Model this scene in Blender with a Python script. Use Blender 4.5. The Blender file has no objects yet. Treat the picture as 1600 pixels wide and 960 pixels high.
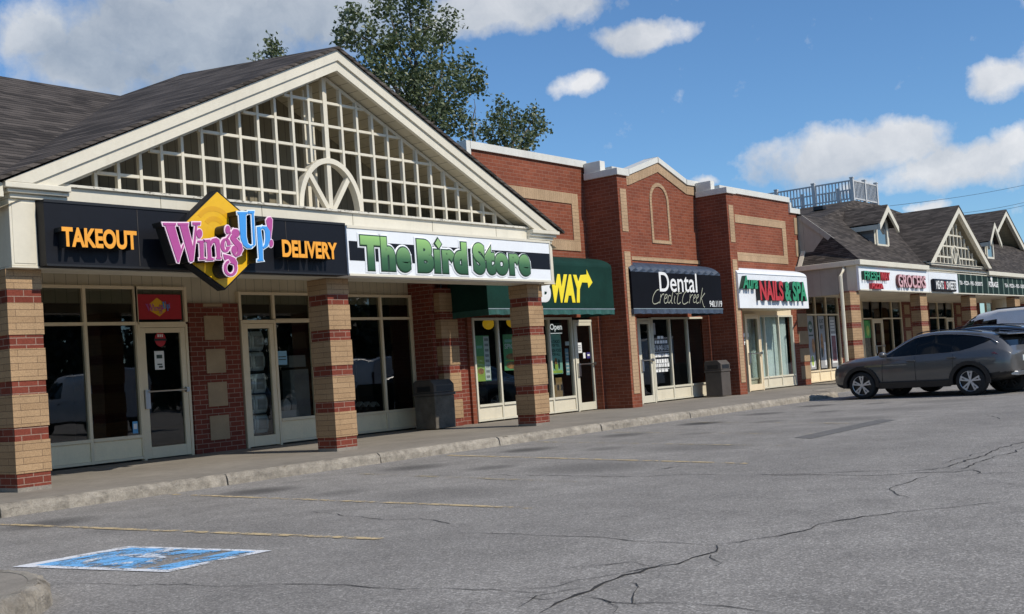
import bpy, bmesh, math, random
from mathutils import Vector, Matrix
rnd = random.Random(7)
SC = bpy.context.scene
COL = SC.collection
rad = math.radians

# ------------------------------------------------------------------ camera
CH = 1.042                                   # eye height above the sidewalk (z = 0)
FPX, CY = 1796.41, 528.19                    # focal length and horizon offset, in pixels of a 1600 wide picture
YAW, PITCH, ROLL = rad(51.379), rad(1.772), rad(-3.882)
GZ = -0.14                                   # asphalt level
fw = Vector((math.sin(YAW)*math.cos(PITCH), math.cos(YAW)*math.cos(PITCH), math.sin(PITCH)))
r0 = Vector((math.cos(YAW), -math.sin(YAW), 0)); u0 = r0.cross(fw)
rt = r0*math.cos(ROLL) + u0*math.sin(ROLL); up = -r0*math.sin(ROLL) + u0*math.cos(ROLL)
cam = bpy.data.cameras.new('camera'); cam_o = bpy.data.objects.new('camera', cam); COL.objects.link(cam_o)
M = Matrix((rt, up, -fw)).transposed().to_4x4(); M.translation = (0, 0, CH)
cam_o.matrix_world = M
cam.sensor_width = 36; cam.lens = FPX/1600*36; cam.shift_y = (CY-480)/1600
cam.clip_start = 0.1; cam.clip_end = 3000
SC.camera = cam_o
SC.render.resolution_x, SC.render.resolution_y = 1024, 614

def ray(u, v): return rt*((u-800)/FPX) + up*((CY-v)/FPX) + fw
def at(u, v, Y=None, Z=None, X=None):
    d = ray(u, v)
    t = Y/d.y if Y is not None else ((Z-CH)/d.z if Z is not None else X/d.x)
    return Vector((0, 0, CH)) + d*t
def xa(u, v, Y): return at(u, v, Y=Y).x
def za(u, v, Y): return at(u, v, Y=Y).z
def ppm(P): return FPX/((Vector(P)-Vector((0, 0, CH))).dot(fw))

# ------------------------------------------------------------------ mesh helper
ORG = {}
class MB:
    def __init__(s): s.v = []; s.f = []; s.m = []
    def poly(s, pts, m=0):
        n = len(s.v); s.v += [tuple(p) for p in pts]; s.f.append(list(range(n, n+len(pts)))); s.m.append(m); return s
    def box(s, x0, x1, y0, y1, z0, z1, m=0):
        x0, x1 = sorted((x0, x1)); y0, y1 = sorted((y0, y1)); z0, z1 = sorted((z0, z1))
        n = len(s.v)
        s.v += [(x0,y0,z0),(x1,y0,z0),(x1,y1,z0),(x0,y1,z0),(x0,y0,z1),(x1,y0,z1),(x1,y1,z1),(x0,y1,z1)]
        for q in ((0,3,2,1),(4,5,6,7),(0,1,5,4),(1,2,6,5),(2,3,7,6),(3,0,4,7)): s.f.append([n+i for i in q]); s.m.append(m)
        return s
    def prism(s, pts, d, m=0, ms=None):
        d = Vector(d); pts = [Vector(p) for p in pts]; k = len(pts); n = len(s.v)
        nrm = Vector((0,0,0))
        for i in range(k): nrm += pts[i].cross(pts[(i+1) % k])
        if nrm.dot(d) > 0: pts = pts[::-1]
        s.v += [tuple(p) for p in pts] + [tuple(p+d) for p in pts]
        s.f.append(list(range(n, n+k))); s.m.append(m)
        s.f.append(list(range(n+2*k-1, n+k-1, -1))); s.m.append(m)
        for i in range(k):
            j = (i+1) % k; s.f.append([n+j, n+i, n+k+i, n+k+j]); s.m.append(m if ms is None else ms)
        return s
    def bar(s, a, b, w, h, upv=(0,0,1), m=0):
        a, b = Vector(a), Vector(b); t = (b-a).normalized(); sx = t.cross(Vector(upv)).normalized(); sz = sx.cross(t)
        q = [a+sx*w/2+sz*h/2, a-sx*w/2+sz*h/2, a-sx*w/2-sz*h/2, a+sx*w/2-sz*h/2]
        return s.prism(q, b-a, m)
    def tube(s, pts, r, n=8, m=0, cap=True):
        pts = [Vector(p) for p in pts]; rs = r if isinstance(r, (list, tuple)) else [r]*len(pts)
        base = len(s.v)
        for i, p in enumerate(pts):
            t = (pts[min(i+1, len(pts)-1)]-pts[max(i-1, 0)]).normalized()
            a = t.cross(Vector((0.13, 0.21, 1)) if abs(t.z) < .95 else Vector((1, 0.1, 0))).normalized(); b = t.cross(a)
            for k in range(n):
                q = p + (a*math.cos(2*math.pi*k/n)+b*math.sin(2*math.pi*k/n))*rs[i]; s.v.append(tuple(q))
        for i in range(len(pts)-1):
            for k in range(n):
                s.f.append([base+i*n+k, base+i*n+(k+1) % n, base+(i+1)*n+(k+1) % n, base+(i+1)*n+k]); s.m.append(m)
        if cap:
            s.f.append([base+k for k in range(n)][::-1]); s.m.append(m)
            s.f.append([base+(len(pts)-1)*n+k for k in range(n)]); s.m.append(m)
        return s
    def ball(s, c, r, m=0, nu=10, nv=7):
        rx, ry, rz = r if isinstance(r, (list, tuple)) else (r, r, r); base = len(s.v)
        for j in range(nv+1):
            th = math.pi*(0.02+0.96*j/nv)
            for i in range(nu):
                ph = 2*math.pi*i/nu
                s.v.append((c[0]+rx*math.sin(th)*math.cos(ph), c[1]+ry*math.sin(th)*math.sin(ph), c[2]+rz*math.cos(th)))
        for j in range(nv):
            for i in range(nu):
                s.f.append([base+j*nu+i, base+(j+1)*nu+i, base+(j+1)*nu+(i+1) % nu, base+j*nu+(i+1) % nu]); s.m.append(m)
        s.f.append([base+i for i in range(nu)]); s.m.append(m)
        s.f.append([base+nv*nu+i for i in range(nu)][::-1]); s.m.append(m)
        return s
    def build(s, name, mats, parent=None, smooth=False, bevel=0, local=False, recalc=True):
        if not isinstance(mats, (list, tuple)): mats = [mats]
        if local: o = Vector((0, 0, 0))
        else:
            xs = [p[0] for p in s.v]; ys = [p[1] for p in s.v]; zs = [p[2] for p in s.v]
            o = Vector(((min(xs)+max(xs))/2, (min(ys)+max(ys))/2, min(zs)))
        me = bpy.data.meshes.new(name)
        me.from_pydata([(p[0]-o.x, p[1]-o.y, p[2]-o.z) for p in s.v], [], s.f)
        for m in mats: me.materials.append(m)
        me.polygons.foreach_set('material_index', s.m)
        if recalc:
            bm = bmesh.new(); bm.from_mesh(me); bmesh.ops.recalc_face_normals(bm, faces=bm.faces); bm.to_mesh(me); bm.free()
        if smooth: me.polygons.foreach_set('use_smooth', [True]*len(me.polygons))
        ob = bpy.data.objects.new(name, me); COL.objects.link(ob)
        place(ob, o, parent, local)
        if bevel:
            b = ob.modifiers.new('bevel', 'BEVEL'); b.width = bevel; b.segments = 2; b.limit_method = 'ANGLE'; b.angle_limit = rad(40)
        return ob
def place(ob, o, parent, local=False):
    if parent is not None:
        ob.parent = parent
        ob.location = o if local else o-ORG.get(parent.name, Vector((0,0,0)))
    else: ob.location = o
    ORG[ob.name] = o.copy()
def empty(name, loc, label=None, cat=None, group=None, rz=0):
    o = bpy.data.objects.new(name, None); COL.objects.link(o); o.location = loc; o.rotation_euler = (0,0,rz); o.empty_display_size = .3
    ORG[o.name] = Vector(loc); tag(o, label, cat, group); return o
def tag(o, label=None, cat=None, group=None, kind=None):
    if label: o['label'] = label
    if cat: o['category'] = cat
    if group: o['group'] = group
    if kind: o['kind'] = kind
    return o
def structure(o, label=None, cat=None): return tag(o, label, cat, None, 'structure')

# ------------------------------------------------------------------ materials
class N:
    def __init__(s, name):
        s.m = bpy.data.materials.new(name); s.m.use_nodes = True; s.t = s.m.node_tree; s.t.nodes.clear()
        s.out = s.n('ShaderNodeOutputMaterial')
    def n(s, typ, **kw):
        nd = s.t.nodes.new(typ)
        for k, v in kw.items():
            if k.startswith('i_'): nd.inputs[k[2:].replace('_', ' ')].default_value = v
            else: setattr(nd, k, v)
        return nd
    def l(s, a, b): s.t.links.new(a, b)
    def math(s, op, a, b=None, c=None, clamp=False):
        nd = s.n('ShaderNodeMath', operation=op); nd.use_clamp = clamp
        for i, x in enumerate((a, b, c)):
            if x is None: continue
            if isinstance(x, (int, float)): nd.inputs[i].default_value = x
            else: s.l(x, nd.inputs[i])
        return nd.outputs[0]
    def ramp(s, f, stops):
        r = s.n('ShaderNodeValToRGB'); e = r.color_ramp.elements
        while len(e) < len(stops): e.new(.5)
        for i, (p, c) in enumerate(stops):
            e[i].position = p; e[i].color = (c, c, c, 1) if isinstance(c, (int, float)) else (*c[:3], 1)
        s.l(f, r.inputs[0]); return r.outputs[0]
    def mix(s, f, a, b, blend='MIX'):
        nd = s.n('ShaderNodeMix', data_type='RGBA', blend_type=blend)
        for i, x in ((0, f), (6, a), (7, b)):
            if isinstance(x, (int, float)): nd.inputs[i].default_value = x
            elif isinstance(x, (tuple, list)): nd.inputs[i].default_value = (*x[:3], 1)
            else: s.l(x, nd.inputs[i])
        return nd.outputs[2]
    def noise(s, vec, scale, detail=3, rough=.55, out=0):
        nd = s.n('ShaderNodeTexNoise'); nd.inputs['Scale'].default_value = scale; nd.inputs['Detail'].default_value = detail; nd.inputs['Roughness'].default_value = rough
        s.l(vec, nd.inputs['Vector']); return nd.outputs[out]
    def pos(s): return s.n('ShaderNodeNewGeometry').outputs['Position']
    def obj(s): return s.n('ShaderNodeTexCoord').outputs['Object']
    def bsdf(s, col, rough=.7, metal=0, bump=None, bstr=.3, bdist=.01, spec=.5, coat=0):
        b = s.n('ShaderNodeBsdfPrincipled'); b.inputs['Metallic'].default_value = metal
        b.inputs['Specular IOR Level'].default_value = spec; b.inputs['Coat Weight'].default_value = coat; b.inputs['Coat Roughness'].default_value = .04
        if isinstance(rough, (int, float)): b.inputs['Roughness'].default_value = rough
        else: s.l(rough, b.inputs['Roughness'])
        if isinstance(col, (tuple, list)): b.inputs['Base Color'].default_value = (*col[:3], 1)
        else: s.l(col, b.inputs['Base Color'])
        if bump is not None:
            bn = s.n('ShaderNodeBump'); bn.inputs['Strength'].default_value = bstr; bn.inputs['Distance'].default_value = bdist
            s.l(bump, bn.inputs['Height']); s.l(bn.outputs[0], b.inputs['Normal'])
        s.l(b.outputs[0], s.out.inputs[0]); return b

def wallcoords(k, world=True):
    """(along the wall, height, 0) whichever way the face looks; world space"""
    g = k.n('ShaderNodeNewGeometry'); p = k.n('ShaderNodeSeparateXYZ'); q = k.n('ShaderNodeSeparateXYZ')
    k.l(g.outputs['Position'], p.inputs[0]); k.l(g.outputs['True Normal'], q.inputs[0])
    ax = k.math('GREATER_THAN', k.math('ABSOLUTE', q.outputs[0]), .6)
    u = k.math('ADD', k.math('MULTIPLY', p.outputs[0], k.math('SUBTRACT', 1., ax)), k.math('MULTIPLY', p.outputs[1], ax))
    c = k.n('ShaderNodeCombineXYZ'); k.l(u, c.inputs[0]); k.l(p.outputs[2], c.inputs[1])
    return c.outputs[0], p, u
def M_flat(name, col, rough=.6, var=.12, scale=3., metal=0, bump=0, spec=.5, coat=0, dirt=0):
    k = N(name); p = k.pos() if not coat else k.obj()
    n1 = k.noise(p, scale, 5, .6); n2 = k.noise(p, scale*14, 3)
    f = k.ramp(n1, [(.3, 1-var), (.7, 1+var)]) ; f2 = k.ramp(n2, [(.3, 1-var*.5), (.7, 1+var*.5)])
    c = k.mix(1., k.mix(1., col, f, 'MULTIPLY'), f2, 'MULTIPLY')
    if dirt:
        s = k.n('ShaderNodeMapping'); s.inputs['Scale'].default_value = (5, 5, .5); k.l(p, s.inputs[0])
        d = k.ramp(k.noise(s.outputs[0], 1.2, 5, .65), [(.52, 0), (.75, 1)])
        c = k.mix(k.math('MULTIPLY', d, dirt), c, (col[0]*.45, col[1]*.42, col[2]*.36))
    k.bsdf(c, rough, metal, n2 if bump else None, bump, .01, spec, coat); return k.m
def M_brick(name, c1, c2, mortar, bw=.25, rh=.085, ms=.011, soldier=False):
    k = N(name); uv, p, u = wallcoords(k)
    if soldier:
        s = k.n('ShaderNodeSeparateXYZ'); k.l(uv, s.inputs[0]); c = k.n('ShaderNodeCombineXYZ'); k.l(s.outputs[1], c.inputs[0]); k.l(s.outputs[0], c.inputs[1]); uv = c.outputs[0]
    w = k.noise(k.pos(), 9, 3); 
    b = k.n('ShaderNodeTexBrick'); k.l(uv, b.inputs[0])
    b.inputs['Scale'].default_value = 1; b.inputs['Brick Width'].default_value = bw; b.inputs['Row Height'].default_value = rh
    b.inputs['Mortar Size'].default_value = ms/2; b.inputs['Mortar Smooth'].default_value = .15; b.inputs['Bias'].default_value = -.1
    b.inputs['Color1'].default_value = (*c1, 1); b.inputs['Color2'].default_value = (*c2, 1); b.inputs['Mortar'].default_value = (*mortar, 1)
    if soldier: b.offset = 0
    n2 = k.noise(k.pos(), 60, 4, .6); n3 = k.noise(k.pos(), 1.1, 4, .6)
    c = k.mix(1., b.outputs[0], k.ramp(n2, [(.25, .72), (.75, 1.25)]), 'MULTIPLY')
    c = k.mix(1., c, k.ramp(n3, [(.3, .84), (.7, 1.12)]), 'MULTIPLY')
    ht = k.math('SUBTRACT', k.math('MULTIPLY', n2, .25), b.outputs['Fac'])
    k.bsdf(c, .85, 0, ht, .6, .006, .25); return k.m
def M_groove(name, col, step=.1, gap=.07, axis='u', rough=.55, dark=.45, var=.1, dirt=.25):
    """painted metal or vinyl siding: boards with narrow joints"""
    k = N(name); uv, p, u = wallcoords(k)
    src = {'u': u, 'z': p.outputs[2], 'y': p.outputs[1], 'x': p.outputs[0]}[axis]
    f = k.math('FRACT', k.math('DIVIDE', src, step)); g = k.math('LESS_THAN', f, gap)
    n1 = k.noise(k.pos(), 1.5, 4)
    c = k.mix(1., col, k.ramp(n1, [(.3, 1-var), (.7, 1+var)]), 'MULTIPLY')
    mp = k.n('ShaderNodeMapping'); mp.inputs['Scale'].default_value = (4, 4, .4); k.l(k.pos(), mp.inputs[0])
    dd = k.ramp(k.noise(mp.outputs[0], 1.5, 5, .65), [(.5, 0), (.8, 1)])
    c = k.mix(k.math('MULTIPLY', dd, dirt), c, (col[0]*.5, col[1]*.47, col[2]*.4))
    c = k.mix(g, c, tuple(x*dark for x in col))
    k.bsdf(c, rough, 0, k.math('SUBTRACT', 1., g), .5, .008); return k.m
def M_shingle(name, base, axis='z'):
    k = N(name); g = k.pos(); sp = k.n('ShaderNodeSeparateXYZ'); k.l(g, sp.inputs[0])
    row = k.math('DIVIDE', sp.outputs[2], .062); ri = k.math('FLOOR', row); rf = k.math('FRACT', row)
    along = k.math('ADD', sp.outputs[0], k.math('MULTIPLY', sp.outputs[1], 1.0))
    tab = k.math('FLOOR', k.math('ADD', k.math('DIVIDE', along, .3), k.math('MULTIPLY', ri, .37)))
    cv = k.n('ShaderNodeCombineXYZ'); k.l(tab, cv.inputs[0]); k.l(ri, cv.inputs[1])
    wn = k.n('ShaderNodeTexWhiteNoise'); k.l(cv.outputs[0], wn.inputs['Vector'])
    mpg = k.n('ShaderNodeMapping'); mpg.inputs['Scale'].default_value = (2.2, 2.2, 16); k.l(g, mpg.inputs[0]); n2 = k.noise(g, 60, 3); n3 = k.noise(mpg.outputs[0], 1., 5, .7)
    c = k.mix(1., base, k.ramp(wn.outputs['Value'], [(0, .62), (.5, 1), (1, 1.5)]), 'MULTIPLY')
    c = k.mix(1., c, k.ramp(n2, [(.25, .7), (.75, 1.3)]), 'MULTIPLY')
    c = k.mix(1., c, k.ramp(n3, [(.3, .8), (.5, 1), (.7, 1.22)]), 'MULTIPLY')
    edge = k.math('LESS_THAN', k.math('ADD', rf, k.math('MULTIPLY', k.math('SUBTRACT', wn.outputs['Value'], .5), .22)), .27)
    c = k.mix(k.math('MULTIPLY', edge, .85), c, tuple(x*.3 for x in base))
    k.bsdf(c, .95, 0, k.math('ADD', k.math('SUBTRACT', 1., rf), k.math('MULTIPLY', n2, .3)), .8, .02, .2); return k.m
def M_glass(name, tint=.5, refl=1.0):
    k = N(name)
    tr = k.n('ShaderNodeBsdfTransparent'); tr.inputs[0].default_value = (tint*.93, tint, tint*.97, 1)
    gl = k.n('ShaderNodeBsdfGlossy'); gl.inputs['Roughness'].default_value = .015; gl.inputs[0].default_value = (refl, refl, refl, 1)
    nz = k.noise(k.pos(), .9, 2); bn = k.n('ShaderNodeBump'); bn.inputs['Strength'].default_value = .05; bn.inputs['Distance'].default_value = .05; k.l(nz, bn.inputs['Height']); k.l(bn.outputs[0], gl.inputs['Normal'])
    fr = k.n('ShaderNodeLayerWeight'); rf = k.math('ADD', k.math('MULTIPLY', k.math('POWER', fr.outputs['Facing'], 4.5), .9), .075, clamp=True)
    mx = k.n('ShaderNodeMixShader'); k.l(rf, mx.inputs[0]); k.l(tr.outputs[0], mx.inputs[1]); k.l(gl.outputs[0], mx.inputs[2]); k.l(mx.outputs[0], k.out.inputs[0]); return k.m
# ------------------------------------------------------------------ materials, instances
m_red = M_brick('red_brick', (.195,.053,.027), (.255,.075,.038), (.29,.15,.105))
m_redd = M_brick('red_brick_large', (.16,.035,.021), (.215,.05,.03), (.30,.20,.15), .25, .086, .012)
m_tan = M_brick('tan_brick', (.35,.225,.122), (.41,.27,.15), (.17,.11,.065), .5, .083, .007)
m_tans = M_brick('tan_soldier', (.40,.275,.165), (.45,.31,.19), (.24,.16,.1), .085, .6, .006)
m_tanv = M_brick('tan_stack', (.42,.285,.17), (.46,.315,.19), (.24,.16,.1), .32, .085, .008)
m_block = M_flat('tan_block', (.36,.26,.16), .9, .12, 4, bump=.3, spec=.2)
m_cream = M_flat('cream_paint', (.66,.61,.49), .45, .05, 1.4, dirt=.22)
m_creamw = M_flat('white_trim', (.67,.62,.50), .45, .05, 1.4, dirt=.15)
m_frame = M_flat('beige_aluminium', (.76,.63,.43), .4, .05, 2)
m_framew = M_flat('cream_aluminium', (.62,.58,.46), .4, .05, 2)
m_panel = M_flat('beige_panel', (.88,.73,.48), .5, .06, 2, dirt=.15)
m_panelw = M_flat('cream_panel', (.66,.60,.46), .5, .06, 2, dirt=.15)
m_siding = M_groove('beige_siding', (.56,.49,.35), .2, .045, 'u')
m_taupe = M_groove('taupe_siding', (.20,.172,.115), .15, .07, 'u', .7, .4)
m_soffit = M_groove('soffit_boards', (.50,.445,.32), .21, .05, 'x', .6, .35)
m_ceil = M_groove('canopy_ceiling', (.74,.67,.53), .3, .03, 'x', .6, .5)
m_gsid = M_groove('grey_lap_siding', (.22,.215,.205), .16, .1, 'z', .6, .5)
m_shadew = M_groove('shade_grey_wall', (.33,.31,.27), .6, .012, 'u', .6, .5)  # for faces turned from the sun: their shade is darkened into the grey
m_shing = M_shingle('dark_shingles', (.066,.056,.049))
m_cap = M_flat('parapet_cap', (.66,.64,.575), .4, .05, 1.2, dirt=.2)
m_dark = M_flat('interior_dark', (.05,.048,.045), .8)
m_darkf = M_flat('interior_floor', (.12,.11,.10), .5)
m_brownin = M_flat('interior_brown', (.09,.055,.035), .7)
m_glass = M_glass('window_glass', .42); m_glassc = M_glass('clear_window_glass', .74)
m_black = M_flat('black_plastic', (.012,.012,.013), .45)
m_rubber = M_flat('tyre_rubber', (.018,.018,.018), .85)
m_chrome = M_flat('bright_metal', (.6,.6,.62), .25, .03, 3, metal=1)
m_alu = M_flat('satin_metal', (.5,.5,.5), .35, .05, 3, metal=1)
m_white = M_flat('white_vinyl', (.78,.80,.82), .4, .04, 1.5, dirt=.06)
m_paper = M_flat('white_paper', (.75,.75,.73), .7, .05)
m_navy = M_flat('black_navy_panel', (.006,.007,.011), .5, .15, 1.5, spec=.25)
m_orange = M_flat('orange_letter', (.85,.36,.035), .4, .08)
m_yellow = M_flat('yellow_sign_face', (.76,.43,.012), .35, .06, 1.2)
m_yel2 = M_flat('amber_sign_ring', (.68,.35,.010), .35, .06, 1.2)
m_pink = M_flat('magenta_letter', (.42,.075,.27), .35, .05)
m_pinkl = M_flat('pale_pink_edge', (.85,.66,.75), .4, .05)
m_blue = M_flat('sky_blue_letter', (.055,.30,.72), .35, .05)
m_bluel = M_flat('pale_blue_edge', (.75,.85,.92), .4, .05)
m_dgreen = M_flat('dark_green_outline', (.012,.04,.02), .45)
m_redv = M_flat('red_vinyl', (.42,.012,.02), .45, .06)
m_green = M_flat('sign_green', (.03,.27,.13), .4, .06)
m_redl = M_flat('sign_red', (.48,.03,.035), .4, .06)
m_dsg = M_flat('dark_return', (.012,.014,.014), .5)
m_awng = M_flat('green_canvas', (.006,.032,.024), .8, .18, 2.2, bump=.1, spec=.15)
m_awnb = M_flat('navy_canvas', (.0035,.0045,.008), .9, .15, 2.2, bump=.1, spec=.15)
m_awnt = M_flat('slate_blue_canvas', (.04,.058,.09), .6, .3, 5, bump=.1)
m_awnw = M_flat('white_canvas', (.76,.78,.80), .5, .05, 2.2)
m_suby = M_flat('yellow_lettering', (.85,.68,.02), .5, .05)
m_binst = M_flat('exposed_aggregate', (.12,.105,.085), .9, .3, 5, bump=.5, spec=.2)
m_binlid = M_flat('dark_bin_lid', (.07,.06,.05), .7, .2, 5)
m_binbr = M_flat('brown_bin', (.075,.062,.052), .7, .15, 4)
m_curt = M_groove('sheer_curtain', (.58,.68,.70), .17, .3, 'u', .8, .55, .15, 0)
m_leaf = None

def M_birdgreen():
    k = N('green_graded_print'); p = k.n('ShaderNodeSeparateXYZ'); k.l(k.obj(), p.inputs[0])
    c = k.ramp(p.outputs[2], [(0.0, (.02,.075,.03)), (.2, (.05,.14,.06)), (.36, (.17,.33,.13)), (.55, (.30,.54,.17))])
    k.bsdf(c, .4); return k.m
m_bird = M_birdgreen()

def M_asphalt():
    k = N('asphalt'); p = k.pos(); sp = k.n('ShaderNodeSeparateXYZ'); k.l(p, sp.inputs[0])
    v = k.n('ShaderNodeTexVoronoi'); v.inputs['Scale'].default_value = 95; k.l(p, v.inputs['Vector'])
    sepc = k.n('ShaderNodeSeparateColor'); k.l(v.outputs['Color'], sepc.inputs[0])
    a = k.noise(p, 38, 6, .75); b = k.noise(p, .35, 5, .6); b2 = k.noise(p, 2.4, 5, .65)
    c = k.mix(1., (.292,.274,.25), k.ramp(sepc.outputs[0], [(0, .68), (.75, 1.0), (1, 1.5)]), 'MULTIPLY')
    c = k.mix(1., c, k.ramp(a, [(.3, .72), (.7, 1.28)]), 'MULTIPLY')
    c = k.mix(1., c, k.ramp(b, [(.3, .92), (.7, 1.08)]), 'MULTIPLY')
    c = k.mix(1., c, k.ramp(b2, [(.3, .82), (.7, 1.13)]), 'MULTIPLY')
    # oil stains where cars stop: a row of stalls along the kerb
    xs = k.math('FRACT', k.math('DIVIDE', k.math('ADD', sp.outputs[0], -7.35), 2.62))
    dx = k.math('MULTIPLY', k.math('SUBTRACT', xs, .5), 2.62)
    tot = None
    for yc, rx, ry, amt in ((10.9, .6, .5, .85), (9.5, .45, .35, .5), (8.0, .8, 1.0, .4), (5.5, 3., 1.2, .16)):
        dy = k.math('SUBTRACT', sp.outputs[1], yc)
        r = k.math('ADD', k.math('POWER', k.math('DIVIDE', dx, rx), 2.), k.math('POWER', k.math('DIVIDE', dy, ry), 2.))
        e = k.math('SUBTRACT', k.math('ADD', k.math('MULTIPLY', b2, 1.6), .2), r, clamp=True)
        e = k.math('MULTIPLY', e, amt); tot = e if tot is None else k.math('ADD', tot, e)
    st = k.ramp(k.noise(p, .18, 2), [(.40, .45), (.58, 1)])
    c = k.mix(k.math('MULTIPLY', tot, st, clamp=True), c, (.03,.029,.028))
    k.bsdf(c, .9, 0, k.math('ADD', sepc.outputs[0], a), .75, .008, .25); return k.m
m_asph = M_asphalt()
def M_concrete(name, col, rough_edge=0):
    k = N(name); p = k.pos()
    a = k.noise(p, 60, 6, .7); b = k.noise(p, .7, 5, .65); d = k.noise(p, 6, 6, .7)
    c = k.mix(1., col, k.ramp(a, [(.3, .78), (.7, 1.2)]), 'MULTIPLY')
    c = k.mix(1., c, k.ramp(b, [(.3, .8), (.7, 1.15)]), 'MULTIPLY')
    c = k.mix(1., c, k.ramp(d, [(.3, .85 if not rough_edge else .55), (.7, 1.1 if not rough_edge else 1.28)]), 'MULTIPLY')
    k.bsdf(c, .9, 0, k.math('ADD', a, d), .5 + rough_edge*.5, .006+.02*rough_edge, .25); return k.m
m_side = M_concrete('sidewalk_concrete', (.255,.228,.19))
m_kerb = M_concrete('worn_kerb_concrete', (.40,.355,.29), 1)
m_mildew = None
m_crack = M_flat('crack_dark', (.03,.028,.026), 1, .3, 4)
m_patch = M_flat('asphalt_patch', (.13,.125,.118), .9, .3, 8, bump=.4)

def M_paint(name, col, thr, sc=7.):
    """worn road paint: worn away patches show the asphalt through real gaps in the paint"""
    k = N(name); p = k.pos(); a = k.noise(p, sc, 6, .7); b = k.noise(p, 60, 3, .7); g = k.noise(p, .9, 3)
    f = k.math('ADD', k.math('ADD', k.math('MULTIPLY', a, .55), k.math('MULTIPLY', b, .25)), k.math('MULTIPLY', g, .2))
    w = k.ramp(f, [(thr-.035, 0), (thr+.02, 1)])
    d = k.n('ShaderNodeBsdfPrincipled'); d.inputs['Roughness'].default_value = .8; d.inputs['Specular IOR Level'].default_value = .25
    k.l(k.mix(1., col, k.ramp(b, [(.3, .8), (.7, 1.15)]), 'MULTIPLY'), d.inputs['Base Color'])
    t = k.n('ShaderNodeBsdfTransparent'); mx = k.n('ShaderNodeMixShader'); k.l(w, mx.inputs[0]); k.l(t.outputs[0], mx.inputs[1]); k.l(d.outputs[0], mx.inputs[2]); k.l(mx.outputs[0], k.out.inputs[0]); return k.m
m_pyel = M_paint('worn_yellow_paint', (.54,.42,.24), .505)
m_pyel2 = M_paint('very_worn_yellow_paint', (.42,.35,.22), .535)
m_pblue = M_paint('worn_blue_paint', (.17,.43,.74), .475, 4)
m_pwht = M_paint('worn_white_paint', (.72,.73,.74), .475, 6)

# ------------------------------------------------------------------ the setting
KY = 12.15
g = MB(); g.poly([(-500,-600,GZ),(900,-600,GZ),(900,900,GZ),(-500,900,GZ)])
structure(g.build('ground', m_asph))
s = MB(); s.box(-30, 28.6, KY+.17, 17.3, GZ+.004, 0); s.box(28.6, 95, 13.4, 17.3, GZ+.004, 0)
s.prism([(28.6, KY+.17, -.001), (30.2, 13.4, -.001), (28.6, 13.4, -.001)], (0,0,-.13))
structure(s.build('sidewalk', m_side))
# kerb: separate cast lengths with a chipped nose
def kerb_run(path, name, wid=.17, seed=1, h=0.006):
    rr = random.Random(seed); mb = MB(); L = [Vector((p[0], p[1], 0)) for p in path]
    prev = None
    for i, p in enumerate(L):
        t = (L[min(i+1, len(L)-1)]-L[max(i-1, 0)]).normalized(); inn = Vector((-t.y, t.x, 0))
        j = lambda a: rr.uniform(-a, a)
        c = rr.random() < .10
        prof = [(0.0+j(.006), GZ-.02), (.012+j(.01), -.052+j(.014)-(.03 if c else 0)), (.04+j(.012)+(.03 if c else 0), -.012+j(.010)), (.075+j(.01), h+j(.003)), (wid, h), (wid, GZ)]
        ring = [tuple(p+inn*a+Vector((0,0,z))) for a, z in prof]
        n = len(mb.v); mb.v += ring; k = len(ring)
        if prev is not None:
            for q in range(k-1): mb.f.append([prev+q, n+q, n+q+1, prev+q+1]); mb.m.append(0)
        else: mb.f.append([n+q for q in range(k)]); mb.m.append(0)
        prev = n
    mb.f.append([prev+q for q in range(6)]); mb.m.append(0)
    return structure(mb.build(name, m_kerb))
x = -20.; i = 0
while x < 28.5:
    L = min(rnd.uniform(2.7, 3.4), 28.6-x)
    if L < .3: break
    n = max(3, int(L/.075)); kerb_run([(x+.012+(L-.024)*q/n, KY) for q in range(n+1)], 'kerb', seed=i); x += L; i += 1
kerb_run([(28.6+1.6*q/20, KY+1.25*q/20) for q in range(21)], 'kerb', seed=77)
kerb_run([(30.2+q*.3, 13.4) for q in range(120)], 'kerb', seed=78)

# painted stall lines (worn), 8 mm above the asphalt
def quad_strip(name, a, b, w, mat, z=GZ+.006):
    a, b = Vector(a), Vector(b); t = (b-a).normalized(); n = Vector((-t.y, t.x, 0))*w/2
    m = MB(); m.poly([(a+n).to_tuple()[:2]+(z,), (a-n).to_tuple()[:2]+(z,), (b-n).to_tuple()[:2]+(z,), (b+n).to_tuple()[:2]+(z,)])
    return structure(m.build(name, mat))
for (u1, v1, u2, v2, w, mt) in ((0,820,595,843,.09,m_pyel), (265,773,835,795,.085,m_pyel), (560,741,908,754,.09,m_pyel2), (700,712,1170,725,.09,m_pyel),
                                (838,691,1265,698,.09,m_pyel2), (950,676,1290,679,.09,m_pyel2), (1060,660,1330,662,.09,m_pyel2)):
    quad_strip('parking_line', at(u1,v1,Z=GZ), at(u2,v2,Z=GZ), w, mt)
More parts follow.
